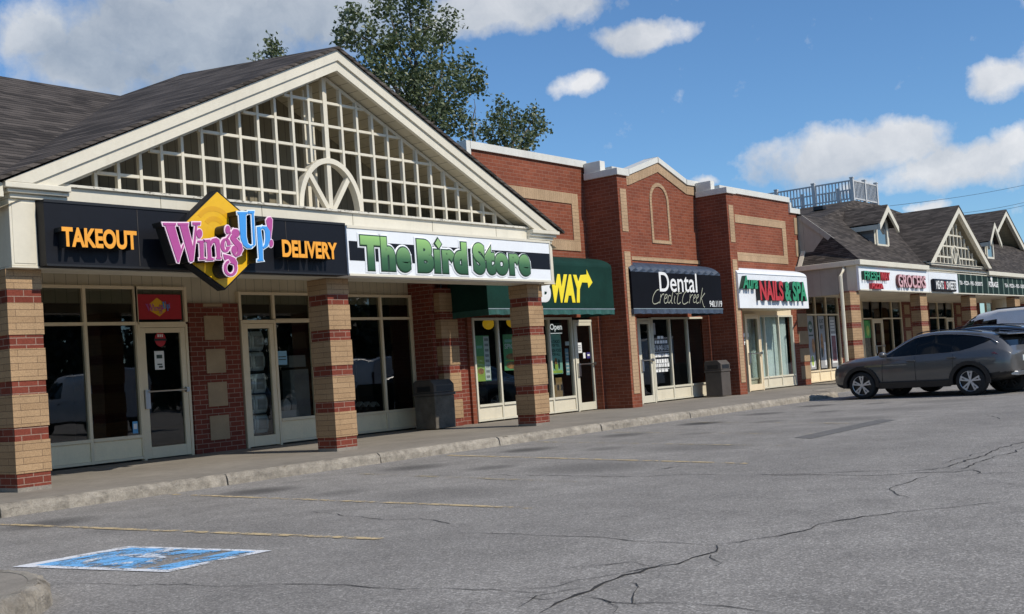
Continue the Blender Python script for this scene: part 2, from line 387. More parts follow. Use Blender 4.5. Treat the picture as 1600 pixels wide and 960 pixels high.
# accessible stall marking: white bordered blue square, badly worn
A, B, C_, D = [at(u, v, Z=GZ) for u, v in ((19,887),(200,854.5),(425,861.5),(262,895.5))]
def pad(s, t, z): 
    p = A+(B-A)*t+(D-A)*s+(C_-B-D+A)*s*t; return (p.x, p.y, z)
def padq(s0, s1, t0, t1, mat, z, name):
    m = MB(); m.poly([pad(s0,t0,z), pad(s1,t0,z), pad(s1,t1,z), pad(s0,t1,z)]); return m
mk = MB()
for q in ((0,1,0,.09),(0,1,.93,1),(0,.08,.09,.93),(.94,1,.09,.93)):
    mk.poly([pad(q[0],q[2],GZ+.006), pad(q[1],q[2],GZ+.006), pad(q[1],q[3],GZ+.006), pad(q[0],q[3],GZ+.006)])
structure(mk.build('marking_border', m_pwht))
mk = MB(); mk.poly([pad(.08,.09,GZ+.006), pad(.72,.09,GZ+.006), pad(.72,.93,GZ+.006), pad(.08,.93,GZ+.006)]); mk.poly([pad(.80,.09,GZ+.006), pad(.94,.09,GZ+.006), pad(.94,.93,GZ+.006), pad(.80,.93,GZ+.006)])
structure(mk.build('blue_marking', m_pblue))
mk = MB()
arc = [(.42+.17*math.cos(rad(a)), .42+.22*math.sin(rad(a))) for a in range(60, 331, 18)]
for (a, b) in zip(arc[:-1], arc[1:]): mk.bar(pad(a[0],a[1],GZ+.009), pad(b[0],b[1],GZ+.009), .07, .002)
for a, b in (((.40,.78),(.40,.52)), ((.40,.55),(.58,.55)), ((.58,.55),(.66,.34))): mk.bar(pad(*a,GZ+.0095), pad(*b,GZ+.0095), .08, .002)
mk.tube([pad(.40,.83,GZ+.008), pad(.40,.83,GZ+.011)], .07, 12)
structure(mk.build('wheelchair_marking', M_paint('faded_white_paint', (.62,.66,.70), .49, 6)))
# cracks: jagged sheets 4 mm above the asphalt
def crack(pts, w, seed):
    rr = random.Random(seed); P = [at(u, v, Z=GZ) for u, v in pts]; Q = []
    for a, b in zip(P[:-1], P[1:]):
        n = max(2, int((b-a).length/.10)); t = (b-a).normalized(); nn = Vector((-t.y, t.x, 0)); off = 0
        for i in range(n):
            off = off*.7+rr.uniform(-.035, .035); Q.append(a+(b-a)*i/n+nn*off)
    Q.append(P[-1]); mb = MB(); base = []
    for i, p in enumerate(Q):
        t = (Q[min(i+1, len(Q)-1)]-Q[max(i-1, 0)]).normalized(); n = Vector((-t.y, t.x, 0))
        ww = w*.8*rr.uniform(.2, 1.3)*min(1, .25+i/4, .25+(len(Q)-1-i)/4); n0 = len(mb.v)
        mb.v += [(p.x+n.x*ww, p.y+n.y*ww, GZ+.004), (p.x-n.x*ww, p.y-n.y*ww, GZ+.004)]
        if i: mb.f.append([n0-2, n0, n0+1, n0-1]); mb.m.append(0)
    structure(mb.build('crack', m_crack))
CR = [([(400,912.5),(560,917),(767,923),(860,926)], .007), ([(60,914),(240,914),(420,915.5)], .006),
      ([(700,832),(800,835),(900,839),(1000,846),(1110,853)], .008), ([(1110,853),(1160,848),(1250,830),(1310,813),(1400,800),(1580,784)], .010),
      ([(1112,853),(1104,868),(1040,886),(960,905),(900,930),(845,958)], .015), ([(1104,868),(1118,886)], .010),
      ([(1040,886),(990,880),(925,884),(880,890)], .007), ([(1060,877),(1000,890),(940,903),(870,915),(820,920)], .007),
      ([(960,905),(1000,918),(995,935),(1010,950)], .006), ([(900,930),(985,944),(1100,946),(1225,960)], .007), ([(1120,889),(1030,894),(975,900)], .005),
      ([(930,918),(880,922),(840,932),(810,950)], .008), ([(905,928),(940,938),(960,958)], .006), ([(890,934),(850,937),(800,935)],.006),
      ([(620,744),(800,743),(970,746),(1060,742),(1190,742),(1340,737),(1420,734)], .010), ([(1180,742),(1340,744),(1490,738),(1520,735),(1528,741),(1600,739)], .012),
      ([(1452,742),(1385,766),(1400,772),(1422,779)], .009), ([(1400,738),(1470,732),(1530,714),(1610,686)], .012), ([(1490,736),(1545,718),(1610,698)], .010), ([(1470,727),(1520,712),(1560,704)], .007),
      ([(1240,664),(1400,664),(1600,661)], .009), ([(1020,735),(1065,729)], .02), ([(1250,717),(1285,713)], .015), ([(1545,648),(1570,656)], .01),
      ([(480,800),(600,812),(660,810),(730,822)], .006), ([(1130,700),(1240,706),(1300,700)], .006), ([(1540,752),(1600,760)], .008)]
for i, (p, w) in enumerate(CR): crack(p, w, 100+i)
mb = MB(); mb.poly([tuple(at(u, v, Z=GZ+.004)) for u, v in ((1241,684),(1268,685.5),(1401,656),(1374,655.5))])
structure(mb.build('asphalt_patch', m_patch))
# kerbed island nose, lower left: an outline on top of the kerb, followed the way round that keeps the island on its left
IP = [(-420,1030),(-260,1000),(-140,978),(-60,962),(0,947),(32,935),(58,923),(76,912),(80,904),(74,897),(60,892),(38,889.5),(0,888),(-60,886),(-140,884),(-260,881),(-420,878)]
ip = [at(u, v, Z=0) for u, v in IP]; fine_ = []
for i in range(len(ip)-1):
    p0, p1, p2, p3 = ip[max(i-1,0)], ip[i], ip[i+1], ip[min(i+2,len(ip)-1)]
    for q in range(7):
        t = q/7; fine_.append(.5*((2*p1)+(p2-p0)*t+(2*p0-5*p1+4*p2-p3)*t*t+(3*p1-p0-3*p2+p3)*t**3))
kerb_run([(p.x, p.y) for p in fine_], 'island_kerb', .13, 55, .004)
mb = MB(); inner = []
for i, p in enumerate(fine_):
    t = (fine_[min(i+1,len(fine_)-1)]-fine_[max(i-1,0)]).normalized(); inner.append(p+Vector((-t.y, t.x, 0))*.12)
mb.prism([(p.x, p.y, GZ) for p in inner], (0,0,.141)); structure(mb.build('traffic_island', m_side))
# ------------------------------------------------------------------ helpers for shop fronts
def col_banded(mb, x0, x1, y0, y1, z1, base=0.05):
    """banded brick pier: material 0 red, 1 tan, 2 concrete"""
    mb.box(x0+.012, x1-.012, y0+.012, y1-.012, 0, base, 2)
    z = base; red = True
    while z < z1-.02:
        h = .172 if red else .398
        t = min(z+h, z1); e = .012 if red else 0
        mb.box(x0+e, x1-e, y0+e, y1-e, z, t, 0 if red else 1); z = t; red = not red
    return mb
def window(parent, xs, Y, z_sill, z_head, tr=None, kick=True, fm=None, pm=None, label=None, fw_=.055, tint=None, base=.03):
    """aluminium window: mullion frame, one mesh of panes, kick panels below"""
    fm = fm or m_frame; pm = pm or m_panel
    mb = MB(); d0, d1 = Y-.04, Y+.06
    zb = base if kick else z_sill
    for i, x in enumerate(xs):
        a = x-fw_/2; mb.box(a, a+fw_, d0, d1, zb, z_head)
    for a, b in zip(xs[:-1], xs[1:]):
        l, r = a+fw_/2+.001, b-fw_/2-.001
        mb.box(l, r, d0+.004, d1-.004, z_head-fw_, z_head-.002); mb.box(l, r, d0-.012, d1-.004, z_sill-fw_, z_sill)
        if tr: mb.box(l, r, d0+.004, d1-.004, tr-fw_/2, tr+fw_/2)
        if kick: mb.box(l, r, d0+.004, d1-.004, zb+.002, zb+.05)
    w = mb.build('window', fm, parent, bevel=.004)
    if label: w['label'] = label
    g = MB()
    for a, b in zip(xs[:-1], xs[1:]):
        zz = [z_sill, tr, z_head] if tr else [z_sill, z_head]
        for c, d in zip(zz[:-1], zz[1:]): g.poly([(a+.02,Y+.012,c-.01),(b-.02,Y+.012,c-.01),(b-.02,Y+.012,d-.01),(a+.02,Y+.012,d-.01)])
    g.build('pane', tint or m_glass, w, recalc=False)
    if kick:
        k = MB()
        for a, b in zip(xs[:-1], xs[1:]): k.box(a+fw_/2+.002, b-fw_/2-.002, Y-.015, Y+.03, zb+.052, z_sill-fw_-.002)
        k.build('kick_panel', pm, w)
    return w
def door(parent, x0, x1, Y, z_top, fm=None, hinge_right=True, bar=True, name='door', z0=.02, stile=.095, pane=None):
    fm = fm or m_frame
    mb = MB(); d0, d1 = Y-.035, Y+.03
    for a in (x0-.05, x1): mb.box(a, a+.05, Y-.045, Y+.06, 0, z_top+.06)
    mb.box(x0+.001, x1-.001, Y-.043, Y+.058, z_top+.005, z_top+.06)
    dr = mb.build('door_frame', fm, parent, bevel=.004)
    mb = MB(); a, b = x0+.004, x1-.004
    mb.box(a, a+stile, d0, d1, z0, z_top); mb.box(b-stile, b, d0, d1, z0, z_top)
    mb.box(a+stile+.001, b-stile-.001, d0+.001, d1-.001, z_top-stile*.9, z_top-.001); mb.box(a+stile+.001, b-stile-.001, d0+.001, d1-.001, z0+.001, z0+.19)
    for z in (.25, 1.05, 1.85): mb.tube([(b+.004 if hinge_right else a-.004, d0-.006, z), (b+.004 if hinge_right else a-.004, d0-.006, z+.11)], .012, 8)
    dd = mb.build(name, fm, parent, bevel=.004)
    g = MB(); g.poly([(a+stile-.01,Y,z0+.18),(b-stile+.01,Y,z0+.18),(b-stile+.01,Y,z_top-stile+.02),(a+stile-.01,Y,z_top-stile+.02)]); g.build('pane', pane or m_glass, dd, recalc=False)
    if bar:
        h = MB(); xh = a+stile*.5 if hinge_right else b-stile*.5; s_ = 1 if hinge_right else -1
        h.box(xh-.045, xh+.045, d0-.05, d0-.002, .86, 1.18); h.tube([(xh, d0-.07, 1.15), (xh+s_*(b-a-stile*1.2), d0-.07, 1.15)], .016, 8); h.box(xh+s_*(b-a-stile)-.03, xh+s_*(b-a-stile)+.03, d0-.07, d0-.002, 1.11, 1.19)
        h.build('handle', m_alu, dd)
    return dd
def interior(parent, x0, x1, Y, depth, z1, back=None):
    mb = MB(); y1 = Y+depth
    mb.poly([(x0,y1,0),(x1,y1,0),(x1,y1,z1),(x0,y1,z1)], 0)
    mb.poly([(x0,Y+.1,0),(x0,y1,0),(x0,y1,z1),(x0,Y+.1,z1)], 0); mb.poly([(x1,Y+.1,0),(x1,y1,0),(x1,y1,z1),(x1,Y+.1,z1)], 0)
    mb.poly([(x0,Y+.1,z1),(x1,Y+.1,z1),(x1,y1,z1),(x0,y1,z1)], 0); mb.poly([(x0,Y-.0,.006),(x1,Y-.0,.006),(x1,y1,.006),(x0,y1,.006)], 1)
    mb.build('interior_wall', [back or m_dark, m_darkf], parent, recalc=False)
    xx = x0+.5
    while xx < x1-.9:
        if rnd.random() < .75:
            sh = MB(); w = rnd.uniform(.7, 1.3); yy = Y+rnd.uniform(1.2, depth-.7)
            for z in (.3, .7, 1.1, 1.5): sh.box(xx, xx+w, yy, yy+.35, z, z+.03, 0)
            for q in (xx, xx+w): sh.box(q-.02, q+.02, yy, yy+.35, 0, 1.8, 0)
            for z in (.33, .73, 1.13):
                q = xx+.05
                while q < xx+w-.15:
                    ww = rnd.uniform(.08, .2); sh.box(q, q+ww, yy+.03, yy+.26, z+.001, z+rnd.uniform(.12, .3), rnd.randint(1, 3)); q += ww+.03
            sh.build('shelving', [m_binlid, m_paper, m_darkf, m_brownin], parent)
        xx += rnd.uniform(1.0, 1.9)

# ------------------------------------------------------------------ A: the gabled pavilion with two shops
A_ = empty('gabled_shop_building', (12.7, 15, 0), 'low cream shop building under a wide front gable filled with white lattice', 'building')
YF, YC, YW = 13.47, 13.58, 17.04
CW = .465
for x in (7.15, 12.40, 17.57):
    col_banded(MB(), x, x+CW, YC, YC+CW, 2.748).build('column', [m_redd, m_tan, m_side], A_)
# beam behind the signs, corner boxes, upper frieze
X0, X1 = 7.17, 18.30
mb = MB(); mb.box(X0+.36, X1-.34, YF+.07, YF+.5, 2.752, 3.60); A_beam = mb.build('beam', m_cream, A_)
mb = MB(); mb.box(X0+.345, X1-.345, YF-.0, YF+.5, 3.602, 3.80)
for x in (9.35, 11.1, 12.95, 14.85, 16.6): mb.box(x-.004, x+.004, YF-.003, YF+.01, 3.61, 3.79, 1)
mb.build('frieze', [m_creamw, m_taupe], A_)
k = N('mildewed_ledge'); mp_ = k.n('ShaderNodeMapping'); mp_.inputs['Scale'].default_value = (4, 4, 9); k.l(k.pos(), mp_.inputs[0])
k.bsdf(k.mix(k.ramp(k.noise(mp_.outputs[0], 2.2, 7, .75), [(.54, 0), (.60, .85)]), (.66,.62,.52), (.09,.08,.06)), .6); m_mildew = k.m
mb = MB(); mb.box(X0+.30, X1-.3, YF-.05, YF+.55, 3.802, 3.835); mb.build('frieze_ledge', m_mildew, A_)
for a, b in ((X0, X0+.345), (X1-.345, X1)):
    mb = MB(); mb.box(a, b, YF-.02, YF+.62, 2.772, 3.60); mb.box(a+.03, b-.03, YF-.028, YF, 2.80, 3.56); mb.box(a-.006, b+.006, YF-.03, YF+.64, 2.745, 2.77); mb.box(a+.004, b-.004, YF+.622, YF+3.5, 3.20 if a > 10 else 2.775, 3.599)
    mb.build('corner_box', m_cream, A_, bevel=.006)
    mb = MB()
    for dx, z, h in ((.0, 3.602, .06), (.05, 3.662, .05), (.10, 3.712, .07)):
        lo = a-dx if a < 10 else a-.42; hi = b+.42 if a < 10 else b+dx
        mb.box(lo, hi, YF-.06-dx, YF+.7, z, z+h)
    mb.build('cornice', m_creamw, A_, bevel=.01)
mb = MB(); mb.poly([(X0+.3,YF+.45,3.17),(X1-.3,YF+.45,3.17),(X1-.3,YW+.02,3.17),(X0+.3,YW+.02,3.17)]); mb.build('ceiling', m_ceil, A_, recalc=False)
# wall above and between the windows
mb = MB(); mb.box(4.5, 17.95, YW+.06, YW+.2, 2.66, 3.6, 0); mb.build('upper_wall', m_siding, A_)
xp0, xp1 = xa(301,640,YW), xa(379,640,YW)
mb = MB(); mb.box(xp0, xp1, YW-.04, YW+.2, 0, 2.66, 0)
xm = (xp0+xp1)/2-.02
for k in range(5): mb.box(xm-.205, xm+.205, YW-.055, YW-.03, .22+k*.595, min(2.655, .22+k*.595+.43), 1)
mb.build('brick_pier', [m_redd, m_block], A_)
mb = MB(); mb.box(4.5, 7.2, YW-.04, YW+.2, 0, 2.66, 0); mb.build('brick_wall', [m_redd], A_)
# end pier beside the green awning shop
mb = MB(); mb.box(17.93, 18.10, 16.46, YW+.2, 0, 3.6, 0); mb.box(18.56, 19.12, 16.46, 16.9, 0, 2.9, 0); mb.box(18.1, 18.56, 16.72, 16.9, 0, 3.6, 0)
col_banded(mb, 18.03, 18.57, 16.30, 16.74, 2.95, 0.0)
mb.build('end_pier', [m_redd, m_tan, m_side], A_)
# takeout shop front: windows, door
dx0, dx1 = xa(220,600,YW), xa(292,600,YW)
zs, zh, ztr = za(150,686,YW), za(190,447,YW), za(190,506,YW)
xs = [xa(62,560,YW), xa(137,600,YW), dx0-.03]
window(A_, xs, YW, zs, zh, ztr, label='two tall dark panes with a transom row above')
door(A_, dx0+.02, dx1, YW, ztr-.08)
window(A_, [dx0-.02, dx1+.045], YW, ztr+.02, zh, kick=False)
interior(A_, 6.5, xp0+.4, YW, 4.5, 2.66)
# bird shop front: door, windows left and right of the middle column
bx0, bx1 = xa(382,600,YW), xa(433,600,YW)
zs2, zh2, ztr2 = za(450,653,YW), za(420,457,YW), za(420,502,YW)
door(A_, bx0+.02, bx1-.03, YW, ztr2-.05, bar=False, pane=m_glassc)
window(A_, [bx0-.02, bx1, xa(491,600,YW)+.02], YW, ztr2+.02, zh2, kick=False)
window(A_, [bx1, xa(491,600,YW)+.02], YW, zs2, ztr2+.045, tint=m_glassc)
bxl = xa(491,600,YW)+.02
window(A_, [bxl+.06, xa(545,600,YW), xa(601,600,YW), xa(648,600,YW)], YW, za(620,640,YW), za(600,461,YW), za(600,498,YW), label='dark display panes right of the middle column')
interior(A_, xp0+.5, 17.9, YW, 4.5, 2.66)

# gable: rakes, roof, lattice
AX, AZ = 12.70, 6.43; YR = 13.32
def rake(name, xe, ze, s):
    """sloping double board from the apex to one eave end"""
    a = Vector((AX, YR, AZ)); e = Vector((xe, YR, ze)); t = (e-a).normalized()
    mb = MB()
    def strip(o0, o1, y0, y1):
        dz0, dz1 = o0, o1
        sl = (ze-AZ)/(xe-AX); xz = lambda o: AX+(3.786-AZ+o)/sl
        pts = [(AX, y0, AZ-dz0), (xz(dz0), y0, 3.786), (xz(dz1), y0, 3.786), (AX, y0, AZ-dz1)]
        mb.prism(pts, (0, y1-y0, 0))
    strip(.035, .20, YR, YR+.10); strip(.20, .36, YR+.035, YR+.10)
    return mb.build(name, m_creamw, A_)
LE, RE = (7.02, 3.80), (18.40, 3.80)
rake('rake_board', LE[0]-.0, LE[1]+.0, -1); rake('rake_board', RE[0], RE[1], 1)
P1 = at(285,116,Y=17.4); P2 = at(188,150,Y=18.0); P0 = at(0,120,Y=18.0)
ap = Vector((AX, YR-.04, AZ+.02))
mb = MB()
el = Vector((LE[0]-.12, YR-.04, LE[1]-.01)); er = Vector((RE[0]+.12, YR-.04, RE[1]-.01))
dn = Vector((0,0,-.05))
ridge = Vector((AX, 17.4, P1.z))
mb.poly([ap, el, P2, ridge]); mb.poly([ap+dn, ridge+dn, P2+dn, el+dn]); mb.poly([ap, ap+dn, el+dn, el])
erb = Vector((RE[0]+.12, 17.4, RE[1]+.4))
mb.poly([ap, ridge, erb, er]); mb.poly([ap+dn, er+dn, erb+dn, ridge+dn]); mb.poly([ap, er, er+dn, ap+dn])
back = Vector((AX, 24, P1.z-1.2))
mb.poly([ridge, P2, Vector((11.5, 24, 4.5))]); mb.poly([ridge, Vector((11.5,24,4.5)), Vector((19,24,4.2)), erb])
pl = Vector((-12, 18, P2.z)); ell = Vector((-12, YR-.04, 3.79))
mb.poly([el, ell, pl, P2]); mb.poly([pl, Vector((-12,24,3.8)), Vector((11.5,24,4.5)), P2])
mb.poly([el+dn, P2+dn, pl+dn, ell+dn])
mb.build('roof', m_shing, A_, recalc=False)
mb = MB(); mb.box(-12, X0-.1, YF-.1, YF+.02, 3.60, 3.77); mb.build('gutter', m_creamw, A_)
# boarded underside of the roof behind the rakes
def slope_z(x): return (LE[1]+(x-LE[0])*(AZ-LE[1])/(AX-LE[0])) if x < AX else (RE[1]+(RE[0]-x)*(AZ-RE[1])/(RE[0]-AX))
mb = MB()
YB = 15.1
for xe, ze in (LE, RE):
    o = -.34
    mb.poly([(AX,YR+.09,AZ+o),(xe,YR+.09,ze+o),(xe,YB+.1,ze+o),(AX,YB+.1,AZ+o)])
mb.build('gable_soffit', m_soffit, A_, recalc=False)
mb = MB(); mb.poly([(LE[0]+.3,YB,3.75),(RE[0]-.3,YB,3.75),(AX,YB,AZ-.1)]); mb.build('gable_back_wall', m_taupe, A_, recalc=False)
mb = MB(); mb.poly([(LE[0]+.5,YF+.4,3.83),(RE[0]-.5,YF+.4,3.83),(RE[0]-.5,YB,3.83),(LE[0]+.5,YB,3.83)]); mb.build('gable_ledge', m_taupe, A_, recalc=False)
# lattice: uprights, rails, arch with a fan of two struts
YL = 13.66
lat = MB(); vb = [at(u, 305, Y=YL).x for u in ()]
xc = AX-.02; step = .348; ar, az = .69, 3.84
def arch_top(x):
    q = 1-((x-xc)/ar)**2
    return az+.86*math.sqrt(q) if q > 0 else None
n = 0; xs_ = []
for k in range(-14, 15):
    x = xc+k*step; top = slope_z(x)-.43
    if top < 3.95: continue
    z0 = 3.836; a_ = arch_top(x)
    if a_ and k != 0: z0 = a_+.02
    w = .085 if k == 0 else .046
    lat.box(x-w/2, x+w/2, YL, YL+.07, z0, top+.02); xs_.append((x, w, z0, top))
for z in (4.08, 4.465, 4.85, 5.235, 5.615):
    for (xa_, wa, za_, ta), (xb, wb, zb_, tb) in zip(xs_[:-1], xs_[1:]):
        lo, hi = xa_+wa/2+.001, xb-wb/2-.001
        mid = (lo+hi)/2
        # clip by the slope
        if slope_z(lo)-.42 < z: 
            if slope_z(hi)-.42 < z: continue
            lo = min(hi-.02, LE[0]+(z+.42-LE[1])*(AX-LE[0])/(AZ-LE[1]))
        if slope_z(hi)-.42 < z:
            hi = max(lo+.02, RE[0]-(z+.42-RE[1])*(RE[0]-AX)/(AZ-RE[1]))
        q = arch_top(mid)
        if q and q > z: 
            continue
        # stop rails against the arch
        if abs(lo-xc) < ar and z < (arch_top(lo) or 0): continue
        lat.box(lo, hi, YL+.008, YL+.058, z-.021, z+.021)
for xe, ze in (LE, RE):
    s_ = 1 if xe > AX else -1
    lat.prism([(AX-.02+s_*.05,YL+.02,AZ-.44),(xe-s_*.9,YL+.02,slope_z(xe-s_*.9)-.42),(xe-s_*.9,YL+.02,slope_z(xe-s_*.9)-.36),(AX-.02+s_*.05,YL+.02,AZ-.38)], (0,.03,0))
L_ = lat.build('lattice', m_creamw, A_)
am = MB(); pts = [(xc+ar*math.cos(math.pi*i/24), az+.86*math.sin(math.pi*i/24)) for i in range(25)]
for i in range(24):
    (x1_, z1_), (x2_, z2_) = pts[i], pts[i+1]; f_ = 1-.085/ar; g_ = 1-.085/.86
    am.prism([(x1_,YL-.03,z1_),(x2_,YL-.03,z2_),(xc+(x2_-xc)*f_,YL-.03,az+(z2_-az)*g_),(xc+(x1_-xc)*f_,YL-.03,az+(z1_-az)*g_)], (0,.13,0))
am.build('arch', m_creamw, A_)
am = MB()
for s_ in (-1, 1): am.bar((xc+s_*.045, YL+.035, az+.02), (xc+s_*.44, YL+.035, az+.60), .08, .085, (0,1,0))
am.build('fan_strut', m_creamw, A_)
mb = MB(); mb.box(xc-.03, xc+.05, YL+.34, YL+.40, 3.84, 5.95); mb.box(xc-.2, xc-.13, YL+.30, YL+.36, 3.84, 5.85)
mb.build('king_post', m_creamw, A_)
# ------------------------------------------------------------------ B: the red brick block with three shops
B_ = empty('brick_shop_building', (27.5, 17, 0), 'long red brick shop block with stepped parapet and tan brick panels', 'building')
YB_ = 16.4
def wall_top(pts, name, m, cap=True, y0=YB_, y1=YB_+.32, zb=2.5):
    mb = MB(); poly = [(pts[0][0], y0, zb)]+[(x, y0, z) for x, z in pts]+[(pts[-1][0], y0, zb)]
    mb.prism(poly, (0, y1-y0, 0)); return mb.build(name, m, B_)
def coping(pts, th=.17, y0=YB_-.06, y1=YB_+.40):
    mb = MB()
    for (x0, z0), (x1, z1) in zip(pts[:-1], pts[1:]):
        if abs(x1-x0) < .01:
            lo, hi = sorted((z0, z1)); s_ = 1 if z1 < z0 else -1
            mb.box(x0-(.11 if s_ > 0 else -.0), x0+(0 if s_ > 0 else .11), y0+.004, y1-.004, lo+.003, hi-.003) if False else mb.box(x0-.01, x0+.12*s_, y0+.004, y1-.004, lo+th-.002, hi+.002)
        else: mb.prism([(x0-.012, y0, z0), (x1+.012, y0, z1), (x1+.012, y0, z1+th), (x0-.012, y0, z0+th)], (0, y1-y0, 0))
    return mb.build('coping', m_cap, B_)
P_sub = [(18.6, 4.2), (19.45, 4.2), (19.45, 6.09), (23.92, 6.09), (23.92, 5.75), (24.3, 5.75)]
wall_top(P_sub, 'wall', m_red); coping([(19.45, 6.09), (23.92, 6.09), (23.92, 5.75), (24.1, 5.75)])
mb = MB(); mb.box(19.30, 19.448, YB_-.06, YB_+5, 5.75, 6.26); mb.build('coping_return', m_cap, B_)
mb = MB(); mb.box(19.46, 36.3, YB_+.33, YB_+12, 3.6, 5.3); mb.build('flat_roof', m_dark, B_)
mb = MB(); mb.box(36.15, 36.45, YB_+.33, YB_+2.6, 2.5, 5.7); mb.build('side_wall', m_red, B_)
P_den = [(24.1, 5.75), (25.1, 5.75), (25.1, 6.1), (25.9, 6.1), (27.45, 6.60), (28.95, 6.1), (29.68, 6.1), (29.68, 5.75), (30.2, 5.75)]
wall_top(P_den, 'wall', m_red); coping(P_den, .15)
P_nai = [(29.9, 5.75), (30.9, 5.75), (30.9, 6.09), (35.7, 6.09), (35.7, 5.75), (36.45, 5.75)]
wall_top(P_nai, 'wall', m_red); coping(P_nai)
# soldier course following the small gable, blind arch, lintel band
mb = MB(); t = .27
for (x0, z0), (x1, z1) in (((25.9,6.1),(27.45,6.60)), ((27.45,6.60),(28.95,6.1)), ((28.96,6.1),(29.66,6.1)), ((25.12,6.1),(25.89,6.1))):
    mb.prism([(x0,YB_-.025,z0-.005),(x1,YB_-.025,z1-.005),(x1,YB_-.025,z1-t),(x0,YB_-.025,z0-t)], (0,.03,0))
mb.build('gable_band', m_tans, B_)
ax_ = 27.42; aw = .50
out = [(ax_-aw, 4.33)]+[(ax_-aw*math.cos(math.pi*i/20), 5.50+.52*math.sin(math.pi*i/20)) for i in range(21)]+[(ax_+aw, 4.33)]
w_ = .1; inn = [(ax_-aw+w_, 4.33+w_)]+[(ax_-(aw-w_)*math.cos(math.pi*i/20), 5.50+(.52-w_)*math.sin(math.pi*i/20)) for i in range(21)]+[(ax_+aw-w_, 4.33+w_)]
mb = MB(); K = len(out)
for i in range(K):
    j = (i+1) % K; mb.prism([(out[i][0],YB_-.022,out[i][1]),(out[j][0],YB_-.022,out[j][1]),(inn[j][0],YB_-.022,inn[j][1]),(inn[i][0],YB_-.022,inn[i][1])], (0,.03,0))
mb.build('blind_arch', m_tanv, B_)
mb = MB(); mb.box(24.3, 29.5, YB_-.028, YB_+.01, 3.83, 3.93); mb.build('lintel_band', m_tanv, B_)
def frame_panel(xo, zo0, zo1, xi, zi0, zi1):
    mb = MB(); y0, y1 = YB_-.022, YB_+.01
    mb.box(xo[0], xo[1], y0, y1, zi1, zo1, 0); mb.box(xo[0], xo[1], y0, y1, zo0, zi0, 0)
    mb.box(xo[0], xi[0], y0+.001, y1, zi0+.001, zi1-.001, 1); mb.box(xi[1], xo[1], y0+.001, y1, zi0+.001, zi1-.001, 1)
    mb.build('tan_panel_frame', [m_tans, m_tanv], B_)
g_ = lambda u, v: at(u, v, Y=YB_)
frame_panel((19.7, g_(901,304).x), g_(905,393).z, g_(901,304).z, (19.95, g_(893,319).x-.02), g_(897,376).z, g_(893,319).z)
frame_panel((31.2, g_(1226,346).x), g_(1228,413).z, g_(1225,346).z, (31.5, g_(1221,357).x), g_(1222,400).z, g_(1220,357).z)
mb = MB()
for z0 in (5.05, 4.3): mb.box(36.02, 36.47, YB_-.02, YB_+.3, z0, z0+.56)
mb.build('quoin_block', m_block, B_)
# projecting piers with tan strips on the front
PX = []
for x0, yf in ((23.80, 15.38), (29.42, 15.38)):
    x1 = x0+.44; PX.append((x0, x1, yf))
    mb = MB(); mb.box(x0, x1, yf, YB_-.002, 0, 5.75, 0); mb.box(x0-.10, x0-.002, YB_-.24, YB_-.002, 0, 2.35, 0)
    for a, b in ((.34, 3.86), (4.36, 5.42)): mb.box(x0+.09, x0+.36, yf-.014, yf+.01, a, b, 1)
    mb.build('pier', [m_red, m_tanv], B_)
    mb = MB(); mb.box(x0-.05, x1+.05, yf-.06, YB_-.07, 5.752, 5.92); mb.box(x0-.02, x0+.20, yf+.45, YB_-.075, 5.922, 6.18); mb.build('pier_cap', m_cap, B_, bevel=.008)
# lower walls
mb = MB(); mb.box(19.0, 19.14, YB_-.005, YB_+.1, 0, 2.7); mb.build('jamb', m_red, B_)
# green awning shop
X_ = lambda u, v: xa(u, v, YB_)
s1 = [X_(738.5,520), X_(777,520), X_(815,520), X_(857,520), X_(892,520)]
window(B_, s1, YB_, za(748,633,YB_), za(742,497,YB_), fm=m_framew, pm=m_panelw, tint=m_glassc, label='four bright framed panes behind posters')
sd0, sd1 = X_(894,520), X_(925,520)
door(B_, sd0+.06, sd1, YB_, za(897,501,YB_)-.05, fm=m_framew, pane=m_glassc)
mb = MB(); mb.box(sd1+.06, 23.79, YB_-.004, YB_+.15, 0, 2.62); mb.box(19.14, sd1+.06, YB_+.01, YB_+.15, za(742,497,YB_), 2.62); mb.build('jamb', m_red, B_)
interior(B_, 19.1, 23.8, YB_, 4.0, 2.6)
# navy awning shop
d0, d1 = X_(994.5,530), X_(1016,530)
hd = za(1030,496,YB_)
door(B_, d0+.06, d1, YB_, hd-.09, fm=m_framew)
window(B_, [X_(1019,530), X_(1046.5,530), X_(1074,530), X_(1102,530)], YB_, za(1026,605,YB_), hd, fm=m_framew, pm=m_panelw, tint=m_glassc)
mb = MB(); mb.box(24.24, d0, YB_-.004, YB_+.15, 0, 2.62); mb.box(d0, X_(1102,530), YB_+.01, YB_+.15, hd, 2.62); mb.box(X_(1102,530)+.03, 29.42, YB_-.004, YB_+.15, 0, 2.62); mb.build('jamb', m_red, B_)
interior(B_, 24.3, 29.4, YB_, 4.0, 2.6)
